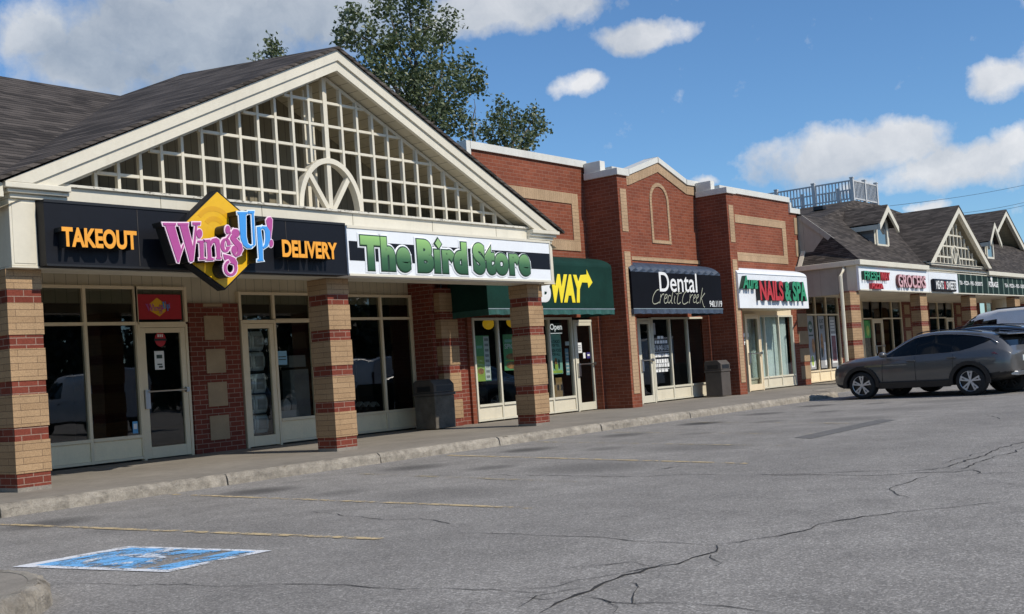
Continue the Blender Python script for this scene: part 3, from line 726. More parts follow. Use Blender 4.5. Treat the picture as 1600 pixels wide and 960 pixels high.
# white awning shop with sheer curtains
n0, n1 = X_(1159,530), X_(1180,530)
hn = za(1200,493,YB_)
nd = door(B_, n0+.02, n1+.03, YB_-.12, hn-.03, fm=m_frame, pane=m_glassc)
nw = [n0, X_(1181,530)+.08, X_(1195,530), X_(1217,530), X_(1238.5,530)]
window(B_, nw, YB_, za(1215,587,YB_), hn, fm=m_framew, pm=m_panelw, tint=m_glassc)
mb = MB(); mb.box(29.9, nw[-1], YB_-.01, YB_+.12, hn+.002, 2.62); mb.build('head_panel', m_frame, B_)
mb = MB(); xq = nw[-1]+.03; mb.box(xq, 36.45, YB_-.01, YB_+.15, 0, 2.62, 0)
for k in range(4): mb.box(xq+.42, 36.46, YB_-.025, YB_+.05, .2+k*.58, .2+k*.58+.44, 1)
mb.build('end_pier', [m_red, m_block], B_)
interior(B_, 29.9, 36.3, YB_, 4.0, 2.6)
cu = MB(); K = 160; x0c, x1c = n0+.1, nw[-1]-.05; prev = None
for i in range(K+1):
    x = x0c+(x1c-x0c)*i/K; y = YB_+.2+.016*math.sin(i*.9)+.012*math.sin(i*.37); k0 = len(cu.v); cu.v += [(x,y,.1),(x,y,hn-.03)]
    if i: cu.f.append([k0-2,k0,k0+1,k0-1]); cu.m.append(0)
tag(cu.build('curtain', M_flat('sheer_cloth', (.80,.88,.88), .8, .12, 1.5), smooth=True, recalc=False), 'pale sheer curtain hanging in folds behind the nail shop windows', 'curtain')

# ------------------------------------------------------------------ awnings
def awning(name, label, x0, x1, yf, z0, z1, zt, mats, top_y=YB_-.03, ribs=False, val=.13, curve=.38):
    """quarter-round hood: back on the wall, front panel, valance, closed ends"""
    a = empty(name, ((x0+x1)/2, YB_, z0), label, 'awning')
    n = 10; prof = [(yf, z0), (yf, z1)]
    for i in range(1, n+1):
        th = math.pi/2*i/n; prof.append((yf+(top_y-yf)*(1-math.cos(th))*1.0, z1+(zt-z1)*math.sin(th)))
    mb = MB(); segs = 26 if ribs else 18; rows = []
    for i in range(segs+1):
        x = x0+(x1-x0)*i/segs; row = []
        for j, (y, z) in enumerate(prof):
            k = .028*math.sin(i*math.pi/1)*0
            bulge = (.055 if ribs and i % 2 else 0) if 2 <= j < n+1 else 0
            row.append((x, y-bulge*.7+rnd.uniform(-.004,.004)*(j > 1), z+bulge*.6))
        rows.append(len(mb.v)); mb.v += row
    for i in range(segs):
        for j in range(len(prof)-1):
            mb.f.append([rows[i]+j, rows[i+1]+j, rows[i+1]+j+1, rows[i]+j+1]); mb.m.append(1 if j >= 1 else 0)
    for x in (x0, x1):
        mb.poly([(x, y, z) for y, z in prof]+[(x, YB_-.01, zt), (x, YB_-.01, z0)], 0)
    mb.poly([(x0,yf,z0),(x1,yf,z0),(x1,YB_-.01,z0),(x0,YB_-.01,z0)], 2)
    mb.build('canvas', mats[:3], a, recalc=False)
    if val:
        v = MB(); K = 90
        for i in range(K+1):
            x = x0+(x1-x0)*i/K; k0 = len(v.v); w = .014*math.sin(i*.8)+.008*math.sin(i*1.9)
            v.v += [(x, yf-.006, z0+.004), (x, yf-.012+w, z0-val+.012*abs(math.sin(i*.35)))]
            if i: v.f.append([k0-2,k0,k0+1,k0-1]); v.m.append(0)
        for x in (x0, x1):
            k0 = len(v.v); v.v += [(x,yf-.006,z0+.004),(x,YB_-.1,z0+.004),(x,YB_-.1,z0-val),(x,yf-.006,z0-val)]; v.f.append([k0,k0+1,k0+2,k0+3]); v.m.append(0)
        v.build('valance', mats[1] if len(mats) < 4 else mats[3], a, recalc=False)
        t = MB(); t.box(x0-.005, x1+.005, yf-.016, yf-.002, z0-.006, z0+.012); t.build('valance_trim', M_flat('trim_tape', (.25,.30,.33), .5), a)
    return a
YA = 15.30
aw1 = awning('green_awning', 'dark green canvas awning with white and yellow lettering beside the gabled building', xa(763,487,YA), xa(960,487,YA), YA, 2.42, 3.42, 3.74, [m_awng, m_awng, m_awng, M_flat('green_valance', (.02,.085,.07), .6, .25, 5)])
aw2 = awning('navy_awning', 'black navy canvas awning with ribbed top between two brick piers', xa(989.5,480,YA), xa(1129,480,YA), YA, 2.43, 3.36, 3.68, [m_awnb, m_awnt, m_awnb, m_awnt], ribs=True)
aw3 = awning('white_awning', 'white box awning with red and green raised letters at the block end', xa(1155.5,470,YA), xa(1263,470,YA), YA, 2.46, 3.45, 3.74, [m_awnw, m_awnw, m_frame], val=0, ribs=False)
t = MB(); t.box(xa(1155.5,470,YA), xa(1263,470,YA), YA-.01, YA-.002, 3.45, 3.462); t.build('seam', m_alu, aw3)
# ------------------------------------------------------------------ lettering
DG = None
def text_mesh(body, offset=0., extrude=0., shear=0., res=6, spacing=1., bevel=0.):
    c = bpy.data.curves.new('lettering', 'FONT'); c.body = body; c.offset = offset; c.extrude = extrude; c.shear = shear; c.resolution_u = res; c.space_character = spacing; c.bevel_depth = bevel; c.bevel_resolution = 2
    o = bpy.data.objects.new('lettering', c); COL.objects.link(o); bpy.context.view_layer.update()
    me = bpy.data.meshes.new_from_object(o.evaluated_get(bpy.context.evaluated_depsgraph_get()))
    bpy.data.objects.remove(o); bpy.data.curves.remove(c); return me
def sign_text(parent, body, x0, x1, z0, z1, y, depth, front, side=None, offset=0., shear=0., drop=0., spacing=1., name='lettering', slant=0., bevel=0.):
    """word fitted to the rectangle x0..x1, z0..z1 whose front face lies at y, reaching back by depth"""
    me = text_mesh(body, offset, .5 if depth else 0, shear, spacing=spacing, bevel=bevel)
    xs = [v.co.x for v in me.vertices]; ys = [v.co.y for v in me.vertices]
    ax, bx, ay, by = min(xs), max(xs), min(ys), max(ys)
    cx, cz = (x0+x1)/2, z0; co = []
    for v in me.vertices:
        t = (v.co.x-ax)/(bx-ax)
        X = x0+t*(x1-x0); Z = z0+(v.co.y-ay)/(by-ay)*(z1-z0)+slant*(t-.5)
        Yv = y+((0 if v.co.z > 0 or not depth else depth) if not bevel else -v.co.z*.12); co.append((X-cx, Yv-y, Z-cz))
    fl = []
    for p in me.polygons: fl.append(0 if abs(p.normal.z) > .5 else 1)
    me.clear_geometry if False else None
    for v, c in zip(me.vertices, co): v.co = c
    me.materials.clear(); me.materials.append(front); me.materials.append(side or front)
    for p, f in zip(me.polygons, fl): p.material_index = f; p.use_smooth = False
    ob = bpy.data.objects.new(name, me); COL.objects.link(ob); place(ob, Vector((cx, y, cz)), parent); return ob
def px_text(parent, body, u0, vt0, u1, vb1, y, **kw):
    """same, fitted between two picture points on the plane of the sign"""
    a, b = at(u0, vt0, Y=y), at(u1, vb1, Y=y); return sign_text(parent, body, a.x, b.x, b.z, a.z, y, **kw)
def gtext(par, body, u0, v0, u1, v1, y, **kw):
    um, vm = (u0+u1)/2, (v0+v1)/2; a = at(u0, vm, Y=y).x; b = at(u1, vm, Y=y).x; z1 = at(um, v0, Y=y).z; z0 = at(um, v1, Y=y).z
    return sign_text(par, body, a, b, z0, z1, y, **kw)
def letter_poly(mb, pts, y, d, m=0): mb.prism([(p[0], y, p[1]) for p in pts], (0, d, 0), m)
def grow(pts, e):
    """offset a closed outline outwards by e (metres)"""
    n = len(pts); A = sum(pts[i][0]*pts[(i+1) % n][1]-pts[(i+1) % n][0]*pts[i][1] for i in range(n)); s = 1 if A > 0 else -1; out = []
    for i in range(n):
        p0, p1, p2 = Vector(pts[i-1]), Vector(pts[i]), Vector(pts[(i+1) % n])
        a = (p1-p0).normalized(); b = (p2-p1).normalized(); na = Vector((a.y, -a.x))*s; nb = Vector((b.y, -b.x))*s
        m = (na+nb); m = m/max(.35, m.length_squared/2) if m.length > .01 else na
        if m.length > 2.2: m = m.normalized()*2.2
        out.append(tuple(p1+m*e))
    return out

# ------------------------------------------------------------------ signs of the gabled building
def crop(u, v): return 230+u/5.3333, 280+v/5.3333
YS = 13.27                                    # face of the long sign panels
def P2d(u, v, y): q = at(*crop(u, v), Y=y); return (q.x, q.z)
zS0, zS1 = 2.765, 3.585
xl, xm_, xr = X0+.35, xa(541.5, 395, YS), X1-.36
S1 = empty('takeout_sign', ((xl+xm_)/2, YS, zS0), 'long black sign panel with orange TAKEOUT and DELIVERY letters', 'sign')
mb = MB(); mb.box(xl, xm_-.004, YS, YF+.06, zS0, zS1); mb.build('panel', m_navy, S1)
mb = MB(); mb.box(xl, xm_-.004, YS-.012, YS-.001, zS1-.03, zS1+.006); mb.box(xl, xm_-.004, YS-.012, YS-.001, zS0-.006, zS0+.02); mb.build('panel_trim', m_black, S1)
mb = MB()
for t in (.26, .52, .76): mb.box(xl+(xm_-xl)*t-.003, xl+(xm_-xl)*t+.003, YS-.004, YS-.001, zS0+.03, zS1-.04)
mb.build('panel_seam', m_binlid, S1)
def two(parent, body, u0, v0, u1, v1, y, depth, front, side, **kw):
    return px_text(parent, body, u0, v0, u1, v1, y, depth=depth, front=front, side=side, **kw)
sign_text(S1, 'TAKEOUT', xa(97,372,YS-.18), xa(214,375,YS-.18), za(120,386.5,YS-.18), za(120,355.5,YS-.18), YS-.18, .17, m_orange, m_dsg, offset=.04)
sign_text(S1, 'DELIVERY', xa(441,390,YS-.18), xa(527,392,YS-.18), za(480,403.5,YS-.18), za(480,377,YS-.18), YS-.18, .17, m_orange, m_dsg, offset=.04)
# diamond emblem with the two-word name standing off it
D1 = empty('diamond_sign', (xa(320,375,YS), YS, 3.0), 'yellow diamond shaped sign with magenta and blue raised name', 'sign')
yd, yl = YS-.18, YS-.40
dia = [(578,90),(885,357),(885,688),(648,925),(305,672),(305,356)]
mb = MB(); letter_poly(mb, [P2d(u, v, yd) for u, v in dia], yd, .168, 0); mb.build('emblem_return', m_navy, D1)
mb = MB(); pts = [P2d(u, v, yd) for u, v in dia]; c = (sum(p[0] for p in pts)/6, sum(p[1] for p in pts)/6)
inn_ = [(c[0]+(p[0]-c[0])*.955, c[1]+(p[1]-c[1])*.955) for p in pts]
letter_poly(mb, inn_, yd-.012, .013, 0); mb.build('emblem_face', m_yellow, D1)
mb = MB(); cc = P2d(560, 430, yd)
for r0_, r1_ in ((.13,.20), (.27,.34)):
    arc = [rad(a) for a in range(40, 150, 8)]
    for a, b in zip(arc[:-1], arc[1:]):
        mb.prism([(cc[0]+r0_*math.cos(a),yd-.0145,cc[1]+r0_*math.sin(a)),(cc[0]+r1_*math.cos(a),yd-.0145,cc[1]+r1_*math.sin(a)),(cc[0]+r1_*math.cos(b),yd-.0145,cc[1]+r1_*math.sin(b)),(cc[0]+r0_*math.cos(b),yd-.0145,cc[1]+r0_*math.sin(b))], (0,.003,0))
mb.build('emblem_ring', m_yel2, D1)
def ell(cx, cy, rx, ry, n=18, tilt=0): return [(cx+rx*math.cos(2*math.pi*i/n)*1+ry*math.sin(2*math.pi*i/n)*tilt, cy+ry*math.sin(2*math.pi*i/n)) for i in range(n)]
def arcband(pts, ws):
    """band of varying width along a centre line"""
    L, R = [], []
    for i, (p, w) in enumerate(zip(pts, ws)):
        a = Vector(pts[max(i-1, 0)]); b = Vector(pts[min(i+1, len(pts)-1)]); t = (b-a).normalized(); n = Vector((-t.y, t.x))*w/2
        L.append((p[0]+n.x, p[1]+n.y)); R.append((p[0]-n.x, p[1]-n.y))
    return [[L[i], L[i+1], R[i+1], R[i]] for i in range(len(pts)-1)]
def ringband(cx, cy, rx, ry, wmax, wmin, n=22, a0=0, a1=360):
    P, W = [], []
    for i in range(n+1):
        a = rad(a0+(a1-a0)*i/n); P.append((cx+rx*math.cos(a), cy+ry*math.sin(a))); W.append(wmin+(wmax-wmin)*abs(math.cos(a)))
    return arcband(P, W)
LET = {
 'W': [[(148,382),(222,382),(284,600),(262,695),(250,692)], [(263,695),(290,560),(300,540),(302,560),(276,640)], [(268,382),(332,382),(384,590),(368,688),(352,684)], [(368,688),(398,385),(414,385),(382,680)], [(128,366),(236,368),(234,388),(134,386)], [(250,368),(340,368),(338,388),(254,386)], [(374,362),(440,362),(438,382),(376,384)]],
 'i': [[(418,513),(468,513),(468,656),(480,658),(480,671),(433,672),(432,661),(440,655),(434,530),(415,528)], ell(432,455,23,37)],
 'n': [[(474,508),(521,504),(533,656),(552,661),(552,676),(492,680),(492,666),(503,660),(494,526),(474,523)], [(521,522),(540,498),(572,491),(596,506),(603,540),(606,652),(616,656),(614,668),(574,668),(572,657),(579,650),(571,560),(560,528),(545,532),(531,560)]],
 'g': ringband(648,552,26,50,30,14)+[ell(664,424,19,34)]+arcband([(684,440),(682,462),(668,480),(655,500)],[12,12,14,14])+[[(626,628),(680,640),(722,662),(742,700),(738,728),(712,712),(650,690),(632,660)]]+ringband(684,742,46,58,22,16,22,-30,250),
 's': [ell(742,454,22,34)]+arcband([(748,425),(722,424),(706,452),(708,490),(735,525),(764,556),(772,590),(760,622),(735,640),(712,622)],[10,16,30,40,46,46,42,32,18,12])+[ell(722,590,24,34)],
 'U': [[(762,288),(819,288),(822,480),(836,540),(858,556),(884,548),(868,574),(830,576),(796,548),(776,490)], [(868,288),(884,288),(898,545),(882,562)], [(750,275),(834,276),(832,293),(752,293)], [(838,267),(889,267),(888,288),(838,288)]],
 'p': [[(912,400),(940,396),(958,540),(962,668),(969,680),(917,686),(917,672),(930,666)]]+arcband([(938,420),(958,402),(984,408),(1000,440),(1002,500),(990,550),(964,576)],[12,18,30,40,40,30,14]),
 '!': [[(990,345),(1004,322),(1024,318),(1040,340),(1038,400),(1026,500),(1018,500),(998,400)], ell(1031,536,15,30)]}
for ch, polys in LET.items():
    blue = ch in 'Up'
    mb = MB(); mb2 = MB(); mb3 = MB(); q = 0
    for pl in polys:
        w = [P2d(u, v, yl) for u, v in pl]
        letter_poly(mb, w, yl-.012-.0006*q, .013); letter_poly(mb2, grow(w, .017), yl-.0006*q, .014); letter_poly(mb3, grow(w, .015), yl+.016, .19+.0011*q); q += 1
    o = mb.build('letter', m_blue if blue else m_pink, D1)
    mb2.build('letter_edge', m_bluel if blue else m_pinkl, o); mb3.build('letter_return', m_dsg, o)
# bird shop sign
S2 = empty('bird_shop_sign', ((xm_+xr)/2, YS, zS0), 'white and black shop sign with fat green cartoon letters', 'sign')
mb = MB(); mb.box(xm_, xr, YS-.03, YF+.06, zS0, zS1-.03); mb.build('panel', m_white, S2)
mb = MB(); mb.box(xm_+.03, xr-.04, YS-.034, YS-.028, 3.00, 3.31); mb.build('black_stripe', m_navy, S2)
mb = MB(); mb.box(xm_, xr, YS-.045, YS-.031, zS1-.07, zS1-.028); mb.box(xm_, xr, YS-.045, YS-.031, zS0-.01, zS0+.025); mb.box(xr-.03, xr, YS-.044, YS-.031, zS0+.026, zS1-.072); mb.build('panel_trim', m_creamw, S2)
yb = YS-.036
for body, u0, v0, u1, v1 in (('The',563,371,641,424),('B\u0131rd',651,377,729,427),('Store',738,383,827,430)):
    x0_, x1_ = xa(u0,398,yb), xa(u1,405,yb); z0_, z1_ = za((u0+u1)/2,v1,yb), za((u0+u1)/2,v0,yb)
    e = .03
    sign_text(S2, body, x0_-e*1.6, x1_+e*1.6, z0_-e*1.6, z1_+e*1.6, yb, 0, m_white, offset=.04, spacing=1.16, bevel=.10)
    sign_text(S2, body, x0_-e*.7, x1_+e*.7, z0_-e*.7, z1_+e*.7, yb-.009, 0, m_dgreen, offset=.04, spacing=1.16, bevel=.062)
    sign_text(S2, body, x0_, x1_, z0_, z1_, yb-.016, 0, m_bird, offset=.04, spacing=1.16, bevel=.025)
q = at(683.5, 381, Y=yb)
for e_, yy, m_ in ((.155, yb-.001, m_white), (.118, yb-.012, m_dgreen), (.085, yb-.0195, m_bird)):
    mb = MB(); mb.prism([(q.x-e_*.95,yy,q.z),(q.x+e_*.05,yy,q.z-e_),(q.x+e_*.95,yy,q.z-e_*.05),(q.x-e_*.02,yy,q.z+e_)], (0,.002,0)); o = mb.build('letter_dot', m_ if m_ is not m_bird else M_flat('light_green_print', (.30,.50,.20), .4), S2)
# green awning lettering (the first letters hide behind the brick column)
yt = YA-.006
xb0 = xa(861,450,yt); xb1 = xa(914,450,yt); zt0, zt1 = za(886,473.5,yt), za(886,429,yt)
sign_text(aw1, 'WAY', xb0, xb1, zt0, zt1, yt-.004, 0, m_suby, offset=.02, shear=.2, bevel=.045)
wS = (xb1-xb0)
sign_text(aw1, 'SUB', xb0-wS*.92, xb0-.02, zt0, zt1, yt-.004, 0, m_paper, offset=.02, shear=.2, bevel=.045)
mb = MB(); a = at(915,430.5,Y=yt-.003); a.x -= .12
mb.prism([(a.x-.10,yt-.004,a.z),(a.x+.16,yt-.004,a.z+.02),(a.x+.17,yt-.004,a.z+.14),(a.x+.38,yt-.004,a.z-.16),(a.x+.20,yt-.004,a.z-.30),(a.x+.18,yt-.004,a.z-.17),(a.x-.14,yt-.004,a.z-.17)], (0,.002,0)); mb.build('arrow', m_suby, aw1)
# navy awning lettering
px_text(aw2, 'Dental', 1029,425, 1090,457.5, yt, depth=0, front=m_paper, offset=.008)
scr = {'C': [(475,505),(440,520),(405,570),(382,640),(385,700),(410,722),(450,712),(485,690)], 'r': [(505,575),(500,640),(488,712)], 'r2': [(500,640),(520,590),(545,570),(552,590)],
       'e': [(556,650),(590,630),(600,590),(580,580),(560,630),(556,690),(575,712),(605,690)], 'd': [(655,605),(630,592),(612,640),(612,690),(632,708),(656,660)], 'd2': [(692,505),(670,620),(662,695),(682,714)],
       'i': [(716,600),(705,690),(722,712)], 'i2': [(724,556),(727,566)], 't': [(788,490),(762,600),(750,698),(770,722),(802,695)], 't2': [(738,572),(818,556)], 'C2': [(905,530),(870,545),(838,610),(828,690),(850,725),(885,712),(915,690)], 'r3': [(945,575),(940,650),(930,712)], 'r4': [(940,650),(960,600),(985,580)],
       'e2': [(990,650),(1020,620),(1028,590),(1008,590),(992,650),(1000,700),(1030,690)], 'e3': [(1035,650),(1065,615),(1072,585),(1052,590),(1038,650),(1045,712),(1075,695)],
       'k': [(1130,480),(1110,600),(1090,712)], 'k2': [(1165,560),(1110,640),(1120,660),(1150,760),(1168,765)]}
mbs = {0: MB(), 1: MB()}; seen = set(); m_scr = M_flat('khaki_script', (.40,.40,.30), .6)
for nm, L in scr.items():
    mb = MB()
    W = [at(980+u/9.6, 400+v/9.6, Y=yt-.003) for u, v in L]
    S = []
    for i in range(len(W)-1):                     # smooth the stroke
        p0, p1, p2, p3 = W[max(i-1,0)], W[i], W[i+1], W[min(i+2,len(W)-1)]
        for q in range(4):
            t = q/4; S.append(.5*((2*p1)+(p2-p0)*t+(2*p0-5*p1+4*p2-p3)*t*t+(3*p1-p0-3*p2+p3)*t**3))
    S.append(W[-1])
    S2p = []
    for p_ in S:
        if not S2p or (Vector((p_.x, p_.z))-Vector(S2p[-1])).length > .012: S2p.append((p_.x, p_.z))
    for quad in arcband(S2p, [.021]*len(S2p)): mb.poly([(p[0], yt-.003, p[1]) for p in quad])
    mb.build('script_stroke', m_scr, aw2, recalc=False)

px_text(aw2, '940.1119', 1108.5,470, 1128.5,480, yt, depth=0, front=m_paper, offset=.012)
# white awning raised letters
yn = YA-.14
gtext(aw3, 'Aura', 1160.5,431, 1184,451.5, yn, depth=.13, front=m_green, side=m_dgreen, offset=.03, shear=.25)
gtext(aw3, 'NAILS', 1187.5,438.5, 1224,470, yn, depth=.13, front=m_redl, side=m_dsg, offset=.04)
gtext(aw3, '& SPA', 1226.5,440, 1260.5,471, yn, depth=.13, front=m_green, side=m_dsg, offset=.04)
# ------------------------------------------------------------------ C: grocery building with gables, dormers and a railed roof deck
G_ = empty('grocery_building', (46, 17, 0), 'shingled shop building with dormers, a lattice gable and a railed flat roof top', 'building')
YG = 14.3; YGW = 17.6; XG = 36.0
ZB, ZT = 2.95, 3.78
# columns
for u, xw in ((1331, .78), (1440, .74), (1518, .80), (1588, .80)):
    x0 = xa(u, 500, YG+.1); col_banded(MB(), x0, x0+xw, YG+.1, YG+.1+.36, ZB).build('column', [m_redd, m_tan, m_side], G_)
# fascia, side return, soffit
mb = MB(); mb.box(XG, 80, YG+.06, YG+.4, ZB, ZT+.06); mb.build('fascia', m_cream, G_)
mb = MB(); mb.box(XG-.004, XG+.12, YG+.402, YB_+.3, ZB-.05, ZT+.05); mb.build('side_fascia', m_shadew, G_)  # return of the cream fascia, its shade painted in as grey
mb = MB(); mb.poly([(XG+.1,YG+.3,ZB+.02),(80,YG+.3,ZB+.02),(80,YGW,ZB+.02),(XG+.1,YGW,ZB+.02)]); mb.build('ceiling', m_ceil, G_, recalc=False)
mb = MB(); mb.box(XG-.14, 42.4, YG-.14, YG+.06, ZT+.0, ZT+.17); mb.box(49.7, 80, YG-.14, YG+.06, ZT, ZT+.17); mb.box(XG-.14, XG, YG+.061, YB_+.6, ZT, ZT+.17); mb.box(42.41, 49.69, YG-.03, YG+.055, ZT+.05, ZT+.30); mb.box(42.3, 49.8, YG-.08, YG+.06, ZT+.302, ZT+.33)
mb.build('gutter', m_creamw, G_, bevel=.02)
# downpipe at the corner
mb = MB(); p0 = at(1322, 415, Y=YG+.5); mb.tube([(XG-.10, YG+.45, ZT+.05), (XG-.10, YG+.45, ZT-.1), (35.3, YG+.32, ZT-.35), (35.3, YG+.32, .15), (35.1, YG+.2, .05)], .06, 8); mb.build('downpipe', m_cream, G_)
# roof: eave slope, hipped corner, gable end wall, upper deck slopes
ks = .86; kz = lambda y: ZT+.17+(y-(YG-.1))*ks
YK = 16.25; ZK = kz(YK)
mb = MB()
e0 = (XG-.1, YG-.12, ZT+.16)
h1 = Vector((XG+.9, YG+.85, kz(YG+.85)))
def sl(x, y): return Vector((x, y, kz(y)))
mb.poly([Vector(e0), Vector((80, YG-.12, ZT+.16)), sl(80, YK), sl(XG+.25, YK), sl(XG+.25, YG+.95)])
mb.poly([Vector(e0), sl(XG+.25+.0, YG+.95), Vector((XG+.62, YB_+.9, ZT+1.02)), Vector((XG-.1, YB_+.9, ZT+.16))])
mb.poly([Vector((XG+.25,YK,ZK)), Vector((38.0,YK,ZK)), Vector((37.6, 24, ZK)), Vector((XG+.25, 24, ZK))])
DX0, DX1, DY0, DY1, DZ = 42.0, 44.6, 16.6, 23.0, 6.68
mb.poly([Vector((38.0,YK,ZK)), Vector((DX0,DY0,DZ)), Vector((DX0,DY1,DZ)), Vector((37.6,24,ZK))])
mb.poly([Vector((38.0,YK,ZK)), Vector((56,YK,ZK)), Vector((DX1,DY0,DZ)), Vector((DX0,DY0,DZ))])
mb.poly([Vector((DX1,DY0,DZ)), Vector((56,YK,ZK)), Vector((56,24,ZK)), Vector((DX1,DY1,DZ))])
mb.poly([Vector((DX0,DY0,DZ)), Vector((DX1,DY0,DZ)), Vector((DX1,DY1,DZ)), Vector((DX0,DY1,DZ))])
mb.poly([Vector((56,YK,ZK)), Vector((80,YK,ZK)), Vector((80,24,ZK)), Vector((56,24,ZK))])
mb.build('roof', m_shing, G_, recalc=False)
mb = MB()
mb.poly([(XG+.30,YG+.98,ZT+.9), (XG+.30,YK,ZK-.04), (XG+.30,24,ZK-.04), (XG+.30,24,ZT), (XG+.30,YG+.98,ZT)]); mb.build('gable_end_wall', m_shadew, G_, recalc=False)  # grey darkened further for the shaded end
mb = MB(); mb.bar((XG+.27,YG+.9,kz(YG+.9)-.10), (XG+.27,YK,ZK-.10), .05, .17); mb.build('rake_board', m_shadew, G_); mb = MB(); mb.bar((XG-.1, YB_-.15, ZT+.15), (XG+.55, YB_-.12, ZT+.98), .05, .15, (0,1,0)); mb.build('rake_board', m_creamw, G_)  # first board takes the grey with the side's shade in it
for x, y in ((39.6, 18.4), (40.3, 17.3)):
    zz = ZK+(x-38)/(DX0-38)*(DZ-ZK); mb = MB(); mb.box(x-.12, x+.18, y-.2, y+.2, zz, zz+.16); mb.build('roof_vent', m_black, G_, bevel=.03)
# gables facing the car park
def gable(x0, x1, zb, za_, y, parent, lattice=True, yback=17.5, ov=.25, wall=None):
    xm = (x0+x1)/2; mb = MB()
    ap_ = Vector((xm, y-ov, za_)); L = Vector((x0, y-ov, zb)); R = Vector((x1, y-ov, zb)); bk = Vector((xm, yback+1.6, za_)); Lb = Vector((x0, y+.3, zb)); 
    dn_ = Vector((0,0,-.05))
    Lk, Rk = Vector((x0, yback, zb)), Vector((x1, yback, zb))
    mb.poly([ap_, L, Lk, bk]); mb.poly([ap_, bk, Rk, R]); mb.poly([ap_+dn_, bk+dn_, Lk+dn_, L+dn_]); mb.poly([ap_+dn_, R+dn_, Rk+dn_, bk+dn_]); mb.poly([ap_, ap_+dn_, L+dn_, L]); mb.poly([ap_, R, R+dn_, ap_+dn_])
    mb.build('gable_roof', m_shing, parent, recalc=False)
    mb = MB(); k = .22
    for xe in (x0, x1):
        s = 1 if xe > xm else -1; sl_ = (za_-zb)/(xm-x0); w = k*math.sqrt(1+sl_*sl_)
        mb.prism([(xm,y-ov+.02,za_-.05),(xe,y-ov+.02,zb-.05),(xe-s*.0,y-ov+.02,zb-.05-.02),(xe-s*w/sl_,y-ov+.02,zb-.07),(xm,y-ov+.02,za_-.05-w)], (0,.16,0))
    mb.build('rake_board', m_creamw, parent)
    mb = MB()
    for xe in (x0, x1): mb.poly([(xm,y-ov+.18,za_-.12),(xe,y-ov+.18,zb-.12),(xe,y+.9,zb-.12),(xm,y+.9,za_-.12)])
    mb.build('gable_soffit', m_soffit, parent, recalc=False)
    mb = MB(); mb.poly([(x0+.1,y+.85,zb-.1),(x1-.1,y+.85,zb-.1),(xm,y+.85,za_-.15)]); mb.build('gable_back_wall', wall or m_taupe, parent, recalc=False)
    if lattice:
        lt = MB(); slope = (za_-zb)/(xm-x0)
        st = (x1-x0)/17.
        zt = lambda x: za_-.45-abs(x-xm)*slope
        ar, ah = .52, .76
        at_ = lambda x: zb+ah*math.sqrt(max(0, 1-((x-xm)/ar)**2)) if abs(x-xm) < ar else zb
        for i in range(-8, 9):
            x = xm+i*st
            if zt(x) < zb+.1: continue
            lt.box(x-.03, x+.03, y+.05, y+.12, (at_(x) if i else zb), zt(x)+.04)
        for z in (zb+.27, zb+.70, zb+1.15):
            hw = (za_-.45-z)/slope
            if hw > .3:
                q = ar*math.sqrt(max(0, 1-((z-zb)/ah)**2)) if z-zb < ah else 0
                lt.box(xm-hw, xm-q, y+.056, y+.114, z-.03, z+.03); lt.box(xm+q+.001, xm+hw, y+.056, y+.114, z-.03, z+.03)
        lt.build('lattice', m_creamw, parent)
        a = MB(); pts = [(xm+ar*math.cos(math.pi*i/16), zb+ah*math.sin(math.pi*i/16)) for i in range(17)]
        for p, q in zip(pts[:-1], pts[1:]):
            a.prism([(p[0],y+.03,p[1]),(q[0],y+.03,q[1]),(xm+(q[0]-xm)*.86,y+.03,zb+(q[1]-zb)*.92),(xm+(p[0]-xm)*.86,y+.03,zb+(p[1]-zb)*.92)], (0,.12,0))
        a.build('arch', m_creamw, parent)
        a = MB()
        for s in (-1, 1): a.bar((xm+s*.03, y+.085, zb+.02), (xm+s*.36, y+.085, zb+.54), .07, .07, (0,1,0))
        a.build('fan_strut', m_creamw, parent)
gable(42.3, 49.8, ZT+.33, 6.42, YG, G_, yback=16.3)
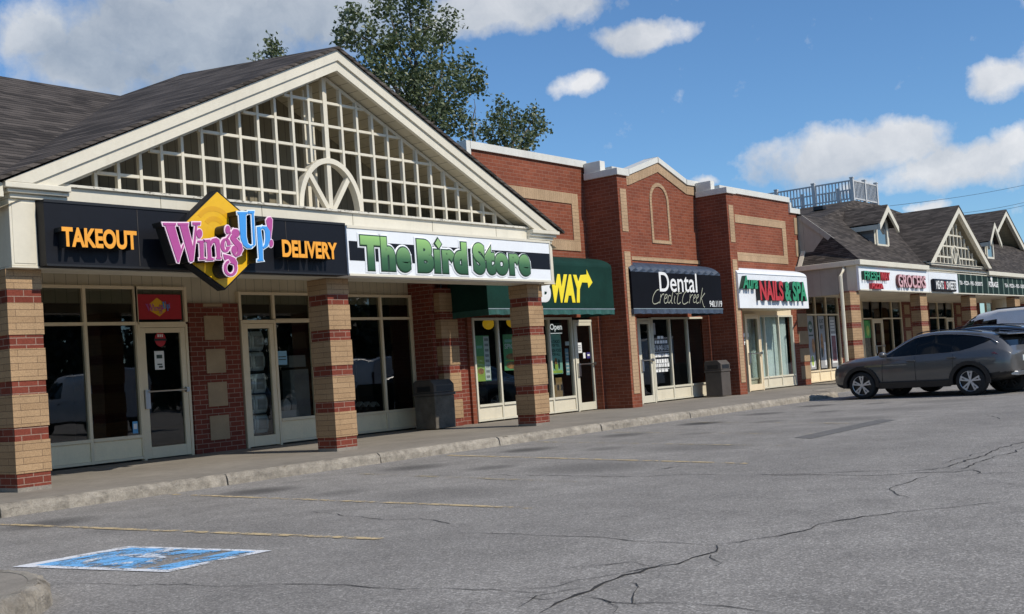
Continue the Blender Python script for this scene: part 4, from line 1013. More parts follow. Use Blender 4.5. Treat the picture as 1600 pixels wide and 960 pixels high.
# dormers
def dormer(x0, x1, y, zb, zw, za_, yback, parent, blue=False):
    xm = (x0+x1)/2; d = MB()
    d.poly([(x0,y,zb),(x0,yback,zw),(x0,y,zw)]); d.build('cheek', m_gsid, parent, recalc=False); d = MB()
    d.poly([(x1,y,zb),(x1,y,zw),(x1,yback,zw)]); d.build('cheek', m_gsid, parent, recalc=False)
    d = MB(); d.poly([(x0,y,zb-.15),(x1,y,zb-.15),(x1,y,zw),(xm,y,za_-.1),(x0,y,zw)]); d.build('front', m_creamw, parent, recalc=False)
    d = MB(); y0 = y-.3; e = .2; sl_ = (za_-zw)/(xm-x0); ze = za_-(xm-x0+e)*sl_
    A0, L0, R0 = Vector((xm,y0,za_)), Vector((x0-e,y0,ze)), Vector((x1+e,y0,ze)); Ab, Lb, Rb = Vector((xm,yback+1.1,za_)), Vector((x0-e,yback+.1,ze)), Vector((x1+e,yback+.1,ze)); dn_ = Vector((0,0,-.06))
    d.poly([A0,L0,Lb,Ab]); d.poly([A0,Ab,Rb,R0]); d.poly([A0+dn_,Ab+dn_,Lb+dn_,L0+dn_]); d.poly([A0+dn_,R0+dn_,Rb+dn_,Ab+dn_]); d.poly([A0,A0+dn_,L0+dn_,L0]); d.poly([A0,R0,R0+dn_,A0+dn_])
    d.build('dormer_roof', m_shing, parent, recalc=False)
    d = MB()
    for s, X in ((-1, x0-e), (1, x1+e)): d.prism([(xm,y0-.02,za_-.04),(X,y0-.02,ze-.04),(X,y0-.02,ze-.25),(xm,y0-.02,za_-.27)], (0,.08,0))
    d.box(x0-e, x0-e+.05, y0+.07, yback, ze-.22, ze-.05)
    d.build('bargeboard', m_creamw, parent)
    d = MB(); wx0, wx1, wz0, wz1 = x0+.22, x1-.3, zb+.15, zw-.03
    for q in ((wx0-.1,wx0,wz0-.1,wz1+.1),(wx1,wx1+.1,wz0-.1,wz1+.1)): d.box(q[0],q[1],y-.05,y-.002,q[2],q[3])
    d.box(wx0+.001,wx1-.001,y-.048,y-.002,wz0-.1,wz0); d.box(wx0+.001,wx1-.001,y-.048,y-.002,wz1,wz1+.1)
    w = d.build('window', m_creamw, parent)
    d = MB(); d.poly([(wx0,y-.012,wz0),(wx1,y-.012,wz0),(wx1,y-.012,wz1),(wx0,y-.012,wz1)]); d.build('pane', m_sky_glass, w, recalc=False)
k_ = N('mirror_glass'); k_.bsdf((.05,.06,.07), .03, 0, spec=1.0, coat=1.0); m_sky_glass = k_.m
gd = lambda u, v: at(u, v, Y=15.1)
dormer(gd(1366,370).x, gd(1389,372).x, 15.1, gd(1372,388).z, gd(1372,345).z, gd(1382,323).z, 16.1, G_)
gd = lambda u, v: at(u, v, Y=15.1)
dormer(gd(1539,390).x, gd(1553,392).x, 15.1, gd(1545,407).z, gd(1545,372).z, gd(1552,350).z, 16.1, G_)
# railing round the roof deck
rl = MB(); h0, h1 = DZ+.08, DZ+.82
def rail_run(a, b, posts, skip=False):
    a, b = Vector(a), Vector(b); Ln = (b-a).length; n = int(Ln/.13)
    tt = (b-a).normalized()*.062
    for z in (.10, .78): rl.bar((a.x+tt.x,a.y+tt.y,DZ+z), (b.x-tt.x,b.y-tt.y,DZ+z), .06, .05)
    for i in range(1, n):
        p = a+(b-a)*i/n; rl.box(p.x-.018, p.x+.018, p.y-.018, p.y+.018, DZ+.125, DZ+.754)
    for i in range(1 if skip else 0, posts+(0 if skip else 1)):
        p = a+(b-a)*i/posts; rl.box(p.x-.06, p.x+.06, p.y-.06, p.y+.06, DZ, DZ+.86); rl.box(p.x-.075, p.x+.075, p.y-.075, p.y+.075, DZ+.861, DZ+.9)
rail_run((DX0+.1,DY0+.1,0), (DX0+.1,DY1-.1,0), 4); rail_run((DX0+.1,DY0+.1,0), (DX1-.1,DY0+.1,0), 2, True); rail_run((DX1-.1,DY0+.1,0), (DX1-.1,DY1-.1,0), 4); rail_run((DX0+.1,DY1-.1,0), (DX1-.1,DY1-.1,0), 2, True)
rl.build('railing', M_flat('grey_railing', (.52,.52,.51), .5, .05), G_)
# shop fronts under the canopy
Xg = lambda u: xa(u, 510, YGW)
hz = za(1380, 470, YGW); tz = za(1380, 498, YGW)
mb = MB(); mb.box(39.0, 80, YGW+.02, YGW+.2, hz, ZB+.1); mb.box(40.2, Xg(1348)-.04, YGW-.02, YGW+.2, 0, ZB+.1, 0); mb.build('upper_wall', m_frame, G_)
window(G_, [Xg(1348), Xg(1363)-.03], YGW, .65, hz, tr=tz); door(G_, Xg(1363)+.05, Xg(1378)-.05, YGW, tz-.1); window(G_, [Xg(1363)-.03, Xg(1378)+.02], YGW, tz, hz, kick=False); window(G_, [Xg(1378)+.02, Xg(1394), Xg(1409)], YGW, .65, hz, tr=tz)
window(G_, [Xg(1452), Xg(1466), Xg(1479)-.03], YGW, .65, hz, tr=tz); door(G_, Xg(1479)+.05, Xg(1490)-.05, YGW, tz-.1); window(G_, [Xg(1479)-.03, Xg(1490)+.02], YGW, tz, hz, kick=False)
def bp(u0, u1, y=YGW): 
    mb = MB(); x0, x1 = Xg(u0), Xg(u1); mb.box(x0+.04, x1, y-.05, y+.2, 0, ZB+.05, 0)
    for k in range(5): mb.box(x0+.3, x0+.3+min(.6, (x1-x0)*.5), y-.065, y-.04, .2+k*.56, .2+k*.56+.40, 1)
    mb.build('brick_pier', [m_redd, m_block], G_)
bp(1409, 1452); bp(1491, 1532)
window(G_, [Xg(1533), Xg(1545), Xg(1556)], YGW-.3, .65, hz, tr=tz, fm=m_creamw)
bp(1556, 1640)
interior(G_, Xg(1347), Xg(1409)+.5, YGW, 4, hz, m_brownin); interior(G_, Xg(1450), Xg(1491), YGW, 4, hz)
# side bay between the brick block and the corner column
ys = 16.6; Xs = lambda u, v=520: xa(u, v, ys)
sb = [Xs(1259), Xs(1275.5), Xs(1292.5), Xs(1311)]
window(G_, sb, ys, za(1285,578,ys), za(1285,450,ys), tr=za(1285,492,ys), fm=m_frame, pm=m_panel)
mb = MB(); xe_ = Xs(1332); mb.box(sb[-1]+.03, xe_, ys-.03, ys+.2, 0, ZB, 0); mb.box(xe_-.2, xe_-.002, ys+.202, YGW+.2, 0, ZB, 0)
for k in range(5): mb.box(sb[-1]+.45, sb[-1]+.95, ys-.045, ys-.02, .2+k*.56, .2+k*.56+.40, 1)
mb.build('brick_pier', [m_redd, m_block], G_); interior(G_, 36.5, sb[-1], ys, 3, 2.9)

# signs on the fascia
yg = YG-.02
def gsign(name, label, u0, u1, mat, z0=ZB+.02, z1=ZT-.005, y=yg):
    x0, x1 = xa(u0, 440, y), xa(u1, 440, y); e = empty(name, ((x0+x1)/2, y, z0), label, 'sign')
    mb = MB(); mb.box(x0+.012, x1-.012, y, YG+.058, z0, z1); mb.build('panel', mat, e)
    mb = MB(); mb.box(x0+.012, x1-.012, y-.015, y-.001, z0-.01, z0+.03); mb.box(x0+.012, x1-.012, y-.015, y-.001, z1-.03, z1); mb.build('panel_trim', m_creamw, e); return e
gs = gsign('grocer_sign', 'white fascia sign with green, red and pink raised letters at the roof corner', 1342.5, 1451, m_white)
yq = yg-.11
gtext(gs, 'FRESH', 1351,424, 1375,438, yq, depth=.10, front=m_green, side=m_dgreen, offset=.02)
gtext(gs, 'WAY', 1376,425.5, 1391,438.5, yq, depth=.10, front=m_redl, side=m_redv, offset=.02)
gtext(gs, 'PIZZA', 1363,443, 1381,451.5, yq, depth=.10, front=m_redl, side=m_redv, offset=.035)
gtext(gs, 'GROCERS', 1404,430, 1447,450, yq, depth=.10, front=M_flat('dusty_pink_letter', (.62,.36,.38), .5), side=M_flat('brown_return', (.12,.035,.04), .5), offset=.025)
ms = gsign('meat_shop_sign', 'white fascia sign carrying a navy box with white words', 1451, 1496.5, m_white)
mb = MB(); xa0, xa1 = xa(1461,448,yg-.15), xa(1495,448,yg-.15); zc = za(1478,446,yg-.15); mb.box(xa0, xa1, yg-.15, yg-.001, zc-.23, zc+.23); mb.build('sign_box', m_navy, ms, bevel=.05)
gtext(ms, 'MEATS', 1463,439, 1474.5,452, yg-.154, depth=0, front=m_paper, offset=.02)
gtext(ms, '&', 1475.5,440, 1478.5,452, yg-.154, depth=0, front=m_redl, offset=.02); gtext(ms, 'SWEETS', 1479.5,440, 1494,453, yg-.154, depth=0, front=m_paper, offset=.02)
k = N('green_banner'); w = k.n('ShaderNodeTexWave'); w.wave_type = 'BANDS'; w.bands_direction = 'X'; w.inputs['Scale'].default_value = .42; w.inputs['Distortion'].default_value = 2.5; w.inputs['Detail'].default_value = 2; k.l(k.pos(), w.inputs[0])
k.bsdf(k.ramp(w.outputs['Fac'], [(.0,(.006,.02,.015)),(.9,(.008,.024,.018)),(.985,(.12,.17,.14)),(1,(.17,.22,.19))]), .7, 0, w.outputs['Fac'], .2, .03, .2); m_banner = k.m
f1 = gsign('green_menu_sign', 'dark green fascia sign with one row of small white words', 1496.5, 1536.5, m_banner)
gtext(f1, 'TEA - PIZZA - PIES - DESSERTS', 1499,440, 1535,446, yg-.012, depth=0, front=m_paper, offset=.02)
f2 = gsign('green_cafe_sign', 'dark green fascia sign with white lettering under a small round emblem', 1536.5, 1640, m_banner)
gtext(f2, 'FORAGE', 1545,440.5, 1559.5,449, yg-.012, depth=0, front=m_paper, offset=.03)
mb = MB(); c = at(1549,436,Y=yg-.012); mb.ball((c.x, c.y, c.z), (.13,.006,.10)); mb.box(c.x-.05, c.x+.05, c.y-.005, c.y, c.z-.2, c.z-.08); mb.build('emblem', m_paper, f2)
gtext(f2, 'est. 2010', 1549,453, 1557,455.5, yg-.012, depth=0, front=m_paper) if False else None
gtext(f2, 'TEA - PIZZA - PIES - DESSERTS', 1570,444.5, 1606,450, yg-.012, depth=0, front=m_paper, offset=.02)

# ------------------------------------------------------------------ farther building at the right edge
H_ = empty('far_shop_building', (66, 18, 0), 'distant two storey shop building with a steep cream gable at the right edge', 'building')
yh = 16.4
hx = lambda u, v: at(u, v, Y=yh)
xa1_, xb1_ = 56.6, hx(1588,387).x
zb_ = hx(1570,388).z; zt_ = hx(1556,330).z
xm2 = hx(1556,330).x
gable(2*xm2-xb1_, xb1_, zb_, zt_, yh, H_, lattice=False, yback=17.4, ov=.5, wall=m_cream)
mb = MB(); mb.box(2*xm2-xb1_, xb1_+.1, yh-.3, yh+.6, zb_-.5, zb_-.1); mb.box(xb1_+.1, 84, yh, yh+.5, zb_-.55, zb_-.2); mb.build('cornice', m_creamw, H_, bevel=.03)
mb = MB(); mb.box(2*xm2-xb1_+.2, 84, yh+.3, yh+9, ZT, zb_-.5); mb.build('wall', m_gsid, H_)
mb = MB(); mb.prism([(xb1_, yh+.2, zb_-.2), (84, yh+.2, zb_-.2), (84, yh+7, zb_+2.2), (xb1_, yh+7, zb_+2.2)], (0,0,-.1)); mb.build('roof', m_shing, H_)
w0, w1 = hx(1556,400).x, hx(1572,400).x
mb = MB(); mb.box(w0-.1, w0, yh+.2, yh+.29, zb_-1.9, zb_-.55); mb.box(w1, w1+.35, yh+.2, yh+.29, zb_-1.9, zb_-.51); w = mb.build('window', m_creamw, H_)
mb = MB(); mb.poly([(w0,yh+.25,zb_-1.9),(w1,yh+.25,zb_-1.9),(w1,yh+.25,zb_-.55),(w0,yh+.25,zb_-.55)]); mb.build('pane', m_sky_glass, w, recalc=False)
# ------------------------------------------------------------------ vehicles
def lerp_tab(tab, x):
    tab = sorted(tab)
    if x <= tab[0][0]: return tab[0][1:]
    for a, b in zip(tab[:-1], tab[1:]):
        if x <= b[0]:
            t = (x-a[0])/(b[0]-a[0]); return tuple(p+(q-p)*t for p, q in zip(a[1:], b[1:]))
    return tab[-1][1:]
def loft_body(name, tab, xs, parent, paint, glass_fn, axles, wheel_r, mats_extra=None):
    """tab rows: x, zlow, zwaist, zbelt, ztop, half width at waist, half width at belt, half width of roof"""
    V, F, Mi = [], [], []; rows = []
    for x in xs:
        zl, zw, zb, zt, ww, wb, wr = lerp_tab(tab, x)
        prof = [(0, zl), (ww*.80, zl), (ww*.95, zl+.06), (ww*.985, (zl+zw)/2), (ww, zw), (ww*.992, zw+(zb-zw)*.5), (wb, zb), (wb+(wr-wb)*.06, zb+(zt-zb)*.06), (wb+(wr-wb)*.5, zb+(zt-zb)*.46), (wr, zb+(zt-zb)*.86), (wr*.90, zb+(zt-zb)*.955), (wr*.6, zt-(zt-zb)*.01), (0, zt)]
        full = [(y, z) for y, z in prof]+[(-y, z) for y, z in prof[-2:0:-1]]
        rows.append(len(V)); V += [(x, y, z) for y, z in full]
    n = len(full)
    for i in range(len(xs)-1):
        for j in range(n):
            F.append([rows[i]+j, rows[i+1]+j, rows[i+1]+(j+1) % n, rows[i]+(j+1) % n]); Mi.append(0)
    F.append([rows[0]+j for j in range(n)]); F.append([rows[-1]+j for j in range(n)][::-1]); Mi += [0, 0]
    me = bpy.data.meshes.new(name); me.from_pydata(V, [], F); me.materials.append(paint); me.materials.append(m_black)
    bm = bmesh.new(); bm.from_mesh(me); bmesh.ops.recalc_face_normals(bm, faces=bm.faces); bm.to_mesh(me); bm.free()
    ob = bpy.data.objects.new(name, me); COL.objects.link(ob)
    ss = ob.modifiers.new('s', 'SUBSURF'); ss.levels = ss.render_levels = 2
    cutters = []
    for ax in axles:
        c = MB(); c.tube([(ax, -1.3, wheel_r), (ax, -.55, wheel_r)], wheel_r*1.16, 28); c.tube([(ax, .55, wheel_r), (ax, 1.3, wheel_r)], wheel_r*1.16, 28)
        co = c.build('cut', m_black, local=True); cutters.append(co)
        b = ob.modifiers.new('b', 'BOOLEAN'); b.operation = 'DIFFERENCE'; b.object = co; b.solver = 'EXACT'
    bpy.context.view_layer.update()
    m2 = bpy.data.meshes.new_from_object(ob.evaluated_get(bpy.context.evaluated_depsgraph_get()))
    for c in cutters: bpy.data.objects.remove(c)
    bpy.data.objects.remove(ob)
    # split the glazing off as parts of its own
    groups = {}
    for p in m2.polygons:
        k = glass_fn(p.center, p.normal); groups.setdefault(k, []).append(p)
    res = {}
    arch = set()
    if 'wheel_arch' in groups:
        arch = set(p.index for p in groups['wheel_arch']); groups['body'] = groups['body']+groups.pop('wheel_arch')
    for k, pl in groups.items():
        idx = {}; vs = []; fs = []
        for p in pl:
            f = []
            for vi in p.vertices:
                if vi not in idx: idx[vi] = len(vs); vs.append(m2.vertices[vi].co[:])
                f.append(idx[vi])
            fs.append(f)
        mm = bpy.data.meshes.new(k); mm.from_pydata(vs, [], fs); mm.polygons.foreach_set('use_smooth', [True]*len(fs))
        o = bpy.data.objects.new(k if k != 'body' else name, mm); COL.objects.link(o); o.parent = parent
        mm.materials.append(paint if k == 'body' else (m_black if k in ('cladding', 'wheel_arch') else m_cglass)); res[k] = o
        if k == 'body':
            mm.materials.append(m_black)
            for q, p in zip(mm.polygons, pl): q.material_index = 1 if p.index in arch else 0
        ORG[o.name] = Vector((0,0,0))
    return res
k = N('car_glass'); b = k.bsdf((.004,.005,.006), .03, 0, spec=.9); m_cglass = k.m; b.inputs['Specular IOR Level'].default_value = .3
def M_carpaint(name, col, metal=.35, rough=.32):
    k = N(name); p = k.obj(); n = k.noise(p, 900, 1); d = k.noise(p, 2.5, 4)
    c = k.mix(1., col, k.ramp(n, [(.3,.8),(.7,1.2)]), 'MULTIPLY'); c = k.mix(1., c, k.ramp(d, [(.3,.93),(.7,1.07)]), 'MULTIPLY')
    k.bsdf(c, rough, metal, coat=.8); return k.m
m_lampr = M_flat('red_lamp_lens', (.06,.004,.005), .15, .1, coat=1)
m_lampw = M_flat('clear_lamp_lens', (.35,.36,.38), .12, .1, coat=1)
def wheel(parent, x, y, r, wdt, side, mrim):
    w = empty('wheel', (x, y, r)); w.parent = parent; ORG[w.name] = Vector((0,0,0))
    t = MB(); prof = [(-.5,.70),(-.5,.93),(-.38,.985),(-.15,1.),(.15,1.),(.38,.985),(.5,.93),(.5,.70)]; n = 36; base = 0
    for i in range(n):
        a = 2*math.pi*i/n
        for q, rr in prof: t.v.append((math.cos(a)*rr*r, q*wdt, math.sin(a)*rr*r))
    K = len(prof)
    for i in range(n):
        for j in range(K-1): t.f.append([i*K+j, ((i+1) % n)*K+j, ((i+1) % n)*K+j+1, i*K+j+1]); t.m.append(0)
    t.build('tyre', m_rubber, w, smooth=True, local=True)
    s = side; d = MB(); yo = s*wdt*.5
    rim = MB(); m = 40
    rim.tube([(0, s*wdt*-.3, 0), (0, yo*.55, 0)], r*.70, 32, 1)
    for i in range(m):
        a, b = 2*math.pi*i/m, 2*math.pi*(i+1)/m
        rim.prism([(math.cos(a)*r*.73, yo*.98, math.sin(a)*r*.73), (math.cos(b)*r*.73, yo*.98, math.sin(b)*r*.73), (math.cos(b)*r*.685, yo*.9, math.sin(b)*r*.685), (math.cos(a)*r*.685, yo*.9, math.sin(a)*r*.685)], (0,-s*.02,0), 0)
    for i in range(5):
        a = 2*math.pi*i/5+.3
        for da, o in ((-.16, .0), (.22, .03)):
            c0 = Vector((math.cos(a+da*.6)*r*.13, yo*.86, math.sin(a+da*.6)*r*.13)); c1 = Vector((math.cos(a+da)*r*.70, yo*.94, math.sin(a+da)*r*.70)); rim.bar(c0, c1, .035*r/.36, .022, (0,1,0), 0)
        c0 = Vector((math.cos(a-.16)*r*.62, yo*.935, math.sin(a-.16)*r*.62)); c1 = Vector((math.cos(a+.22)*r*.62, yo*.935, math.sin(a+.22)*r*.62)); rim.bar(c0, c1, .03, .02, (0,1,0), 0)
    rim.tube([(0, yo*.8, 0), (0, yo*.95, 0)], r*.13, 14, 0)
    rim.build('rim', [mrim, m_black], w, local=True)
SUV_T = [(2.30,.42,.58,.74,.78,.60,.56,.40),(2.22,.33,.60,.84,.90,.76,.70,.50),(2.05,.27,.62,.92,1.0,.87,.80,.60),(1.75,.25,.64,.965,1.06,.915,.85,.66),(1.3,.25,.66,.99,1.10,.925,.87,.70),
         (.95,.25,.67,1.01,1.13,.93,.875,.70),(.80,.25,.67,1.02,1.19,.93,.875,.66),(.35,.25,.68,1.035,1.475,.93,.875,.60),(.0,.25,.68,1.04,1.615,.93,.875,.60),(-.5,.25,.69,1.06,1.66,.93,.875,.61),
         (-1.2,.26,.70,1.08,1.61,.93,.87,.61),(-1.7,.30,.71,1.10,1.53,.925,.86,.60),(-1.98,.36,.72,1.11,1.45,.91,.84,.58),(-2.10,.40,.72,1.09,1.33,.89,.82,.58),(-2.22,.44,.72,1.05,1.16,.86,.80,.62),(-2.30,.50,.72,.98,1.05,.80,.76,.60),(-2.33,.55,.72,.92,.97,.74,.70,.56)]
def make_suv(name, label, paint, loc, rz, sc, group=None, rimmat=None):
    R = empty(name, loc, label, 'car', group, rz); R.scale = (sc, sc, sc*.93)
    xs = [2.30,2.26,2.2,2.1,2.0,1.85,1.7,1.5,1.38,1.25,1.1,.97,.93,.8,.6,.4,.2,.03,-.1,-.35,-.6,-.85,-1.1,-1.25,-1.38,-1.5,-1.65,-1.8,-1.92,-1.99,-2.05,-2.12,-2.2,-2.26,-2.30,-2.33]
    def gf(c, n):
        ay = abs(c.y); rr = .36*1.16
        for ax in (1.38, -1.38):
            if (c.x-ax)**2+(c.z-.36)**2 < (rr+.004)**2 and ay < .96 and ay > .5 and abs(n.y) < .5 and (c.x-ax)**2+(c.z-.36)**2 > (rr-.02)**2: return 'wheel_arch'
            if (c.x-ax)**2+(c.z-.36)**2 < rr**2 and ay < .62: return 'wheel_arch'
            if (c.x-ax)**2+(c.z-.36)**2 < (rr+.075)**2 and ay > .6 and c.z < .9 and abs(n.y) > .3: return 'cladding'
        zl, zw, zb, zt, ww, wb, wr = lerp_tab(SUV_T, c.x)
        if c.z < zl+.13 and -2.1 < c.x < 2.15: return 'cladding'
        if c.x < -1.7 and c.z < .55: return 'cladding'
        h = (c.z-zb)/max(.01, zt-zb)
        if abs(n.y) > .45 and .09 < h < .83 and c.z > 1.05:
            kick = 1.08+max(0, -c.x-.95)*.42
            front = .80-(c.z-1.05)*1.0
            if c.x < front and c.z > kick and c.x > -1.86:
                return 'body'
        if n.z > .2 and abs(n.y) < .6 and .30 < c.x+.0 < .92 and n.x > .25 and h > .3: return 'windshield'
        if n.x > .3 and .05 < c.x < .92 and h > .80 and abs(c.y) < .56: return 'windshield'
        if n.x < -.25 and -2.22 < c.x < -1.97 and abs(c.y) < .60 and c.z > 1.13: return 'rear_window'
        return 'body'
    def body_y(x, z):
        zl, zw, zb, zt, ww, wb, wr = lerp_tab(SUV_T, x)
        pr_ = [(ww, zw), (ww*.992, zw+(zb-zw)*.5), (wb, zb), (wb+(wr-wb)*.06, zb+(zt-zb)*.06), (wb+(wr-wb)*.5, zb+(zt-zb)*.46), (wr, zb+(zt-zb)*.86), (wr*.90, zb+(zt-zb)*.955)]
        for (a, za_), (b, zb2) in zip(pr_[:-1], pr_[1:]):
            if z <= zb2: return a+(b-a)*(z-za_)/max(.001, zb2-za_)
        return pr_[-1][0]
    LO = [(-1.84,1.345),(-1.7,1.28),(-1.4,1.17),(-1.15,1.115),(-.9,1.095),(0,1.075),(.74,1.065),(.80,1.065)]; HI = [(-1.84,1.355),(-1.6,1.435),(-1.2,1.505),(-.8,1.545),(-.4,1.555),(0,1.515),(.2,1.43),(.4,1.32),(.6,1.20),(.74,1.10),(.80,1.07)]
    for sy in (1, -1):
        for xa0, xb0_ in ((-1.84,-.968),(-.962,-.083),(-.077,.80)):
            m = MB(); nx, nz = 14, 6; g0 = []
            for i in range(nx+1):
                x = xa0+(xb0_-xa0)*i/nx; lo, hi = lerp_tab(LO, x)[0], lerp_tab(HI, x)[0]
                for j in range(nz+1):
                    z = lo+(hi-lo)*j/nz; m.v.append((x, sy*(body_y(x, z)+.004), z))
                if i:
                    b0 = (i-1)*(nz+1)
                    for j in range(nz): m.f.append([b0+j, b0+j+1, b0+nz+2+j, b0+nz+1+j]); m.m.append(0)
            m.build('side_window', m_cglass, R, smooth=True, local=True)
    for sy in (1, -1):
        for xs_ in (.78, -.06, -1.0):
            m = MB(); zs_ = [1.05-(1.05-.44)*i/8 for i in range(9)]
            m.tube([(xs_+(.05 if xs_ > .5 else 0)*(1.05-z)-(max(0,.62-z)*.3 if xs_ < -.9 else 0)*-1, sy*(body_y(xs_, z)-.003 if z > lerp_tab(SUV_T, xs_)[1] else .924), z) for z in zs_], .006, 5); m.build('door_seam', m_black, R, local=True)
    P = loft_body('body', SUV_T, xs, R, paint, gf, (1.38, -1.38), .36)
    for sx in (1, -1):
        for sy in (1, -1): wheel(R, 1.38*sx, sy*.80, .36, .235, sy, rimmat or m_rimgrey)
    for sy in (1, -1):
        m = MB(); m.ball((.70, sy*1.02, 1.13), (.085,.11,.075)); m.bar((.72, sy*.86, 1.08), (.70, sy*.95, 1.10), .06, .05); m.build('mirror', paint, R, smooth=True, local=True)
        for hx_ in (.02, -.98):
            m = MB(); m.bar((hx_-.10, sy*.945, .93+(.03 if hx_ < -.5 else 0)), (hx_+.12, sy*.948, .935+(.03 if hx_ < -.5 else 0)), .03, .035); m.build('door_handle', paint, R, local=True, bevel=.008)
        m = MB(); m.prism([(-2.03,sy*.80,1.04),(-2.27,sy*.66,1.00),(-2.30,sy*.55,.90),(-2.2,sy*.80,.93),(-1.9,sy*.885,1.02)], (0,sy*.03,.0)); m.build('tail_lamp', m_lampr, R, local=True, bevel=.01)
        m = MB(); m.prism([(2.24,sy*.55,.86),(2.05,sy*.80,.92),(2.06,sy*.82,.84),(2.26,sy*.58,.78)], (.02,sy*.02,0)); m.build('headlight', m_lampw, R, local=True)
        m = MB(); m.tube([(.0,sy*.60,1.60),(-.15,sy*.605,1.645),(-.6,sy*.615,1.67),(-1.2,sy*.61,1.62),(-1.6,sy*.60,1.55)], .014, 8); m.build('roof_rail', m_black, R, smooth=True, local=True)
        for ax in (1.38, -1.38):
            m = MB(); yb_ = .925 if ax > 0 else .925
            aa = [rad(-8+196*q/26) for q in range(27)]
            for a_, b_ in zip(aa[:-1], aa[1:]):
                P4 = [(ax+math.cos(t_)*r_, sy*(yb_-.0), .36+math.sin(t_)*r_) for t_, r_ in ((a_,.40),(b_,.40),(b_,.495),(a_,.495))]
                m.prism(P4, (0, sy*.03, 0))
            m.build('arch_trim', m_black, R, local=True)
        m = MB(); m.prism([(-.92,sy*.90,.25),(.92,sy*.90,.25),(.92,sy*.92,.42),(-.92,sy*.92,.42)], (0,sy*.03,0)); m.build('sill_trim', m_black, R, local=True, bevel=.01)
        m = MB(); q = [(x_, sy*(body_y(x_, lerp_tab(HI, x_)[0])+.008), lerp_tab(HI, x_)[0]+.008) for x_ in [.8-2.64*i/24 for i in range(25)]]+[(-2.02,sy*(body_y(-1.95,1.24)),1.25)]
        m.tube(q, .008, 6); m.build('window_trim', m_chrome, R, smooth=True, local=True)
    m = MB(); m.prism([(-1.88,-.56,1.475),(-2.14,-.50,1.43),(-2.14,.50,1.43),(-1.88,.56,1.475)], (0,0,.035)); m.build('spoiler', paint, R, local=True, bevel=.012)
    m = MB(); m.prism([(-2.25,-.72,.46),(-2.36,-.60,.44),(-2.36,.60,.44),(-2.25,.72,.46)], (0,0,.10)); m.build('skid_plate', m_alu, R, local=True, bevel=.012)
    m = MB(); m.box(-2.345,-2.325,-.26,.26,.78,.92); m.build('licence_plate', m_paper, R, local=True)
    m = MB(); m.box(2.285,2.315,-.52,.52,.52,.74); m.build('grille', m_black, R, local=True, bevel=.02)
    m = MB(); m.prism([(-1.55,0,1.56),(-1.72,0,1.52),(-1.74,0,1.63)], (0,.02,0)); m.build('antenna', m_black, R, local=True)
    return R
m_rimgrey = M_flat('machined_alloy', (.62,.62,.63), .35, .08, 4, metal=.5)
m_rimdark = M_flat('dark_alloy', (.1,.1,.105), .35, .1, 4, metal=.8)
p_grey = M_carpaint('warm_grey_metallic', (.115,.112,.108))
p_black = M_carpaint('black_paint', (.012,.012,.015), .2)
p_white = M_carpaint('white_paint', (.70,.71,.72), .0, .35)
ga, gb = at(1348, 624, Z=GZ), at(1522, 620, Z=GZ)
def copy_tree(o, parent=None):
    c = o.copy(); COL.objects.link(c)
    if parent is not None: c.parent = parent
    for ch in list(o.children): copy_tree(ch, c)
    return c
ang = math.atan2(ga.y-gb.y, ga.x-gb.x); sc = .975; ang = rad(90-9)
sd = Vector((-math.sin(ang), math.cos(ang), 0))          # the car's left side (towards the camera)
mid = ga-Vector((math.cos(ang), math.sin(ang), 0))*1.38*sc-sd*.92*sc
suv = make_suv('parked_car', 'grey hatchback SUV parked nose to the kerb, nearest of the parked vehicles', p_grey, (mid.x, mid.y, GZ), ang, sc)
rw = at(1578, 613, Z=GZ); pb = rw+Vector((math.cos(ang), math.sin(ang), 0))*1.38-sd*.92
car2 = make_suv('parked_car', 'black SUV parked right behind the grey SUV, mostly hidden at the picture edge', p_black, (pb.x, pb.y, GZ), ang, sc*1.04, rimmat=m_rimdark)
VAN_T = [(2.75,.45,.7,1.0,1.05,.80,.76,.6),(2.6,.35,.75,1.15,1.22,.92,.86,.7),(2.1,.32,.8,1.28,1.38,.98,.92,.74),(1.9,.32,.8,1.30,1.48,.98,.93,.72),(1.35,.32,.8,1.32,2.05,.99,.95,.74),(1.0,.32,.8,1.32,2.24,.99,.95,.78),(.3,.32,.8,1.32,2.34,.99,.96,.80),(-2.2,.34,.8,1.32,2.36,.99,.96,.82),(-2.75,.36,.8,1.32,2.34,.98,.95,.82),(-2.85,.45,.8,1.30,2.25,.94,.92,.78)]
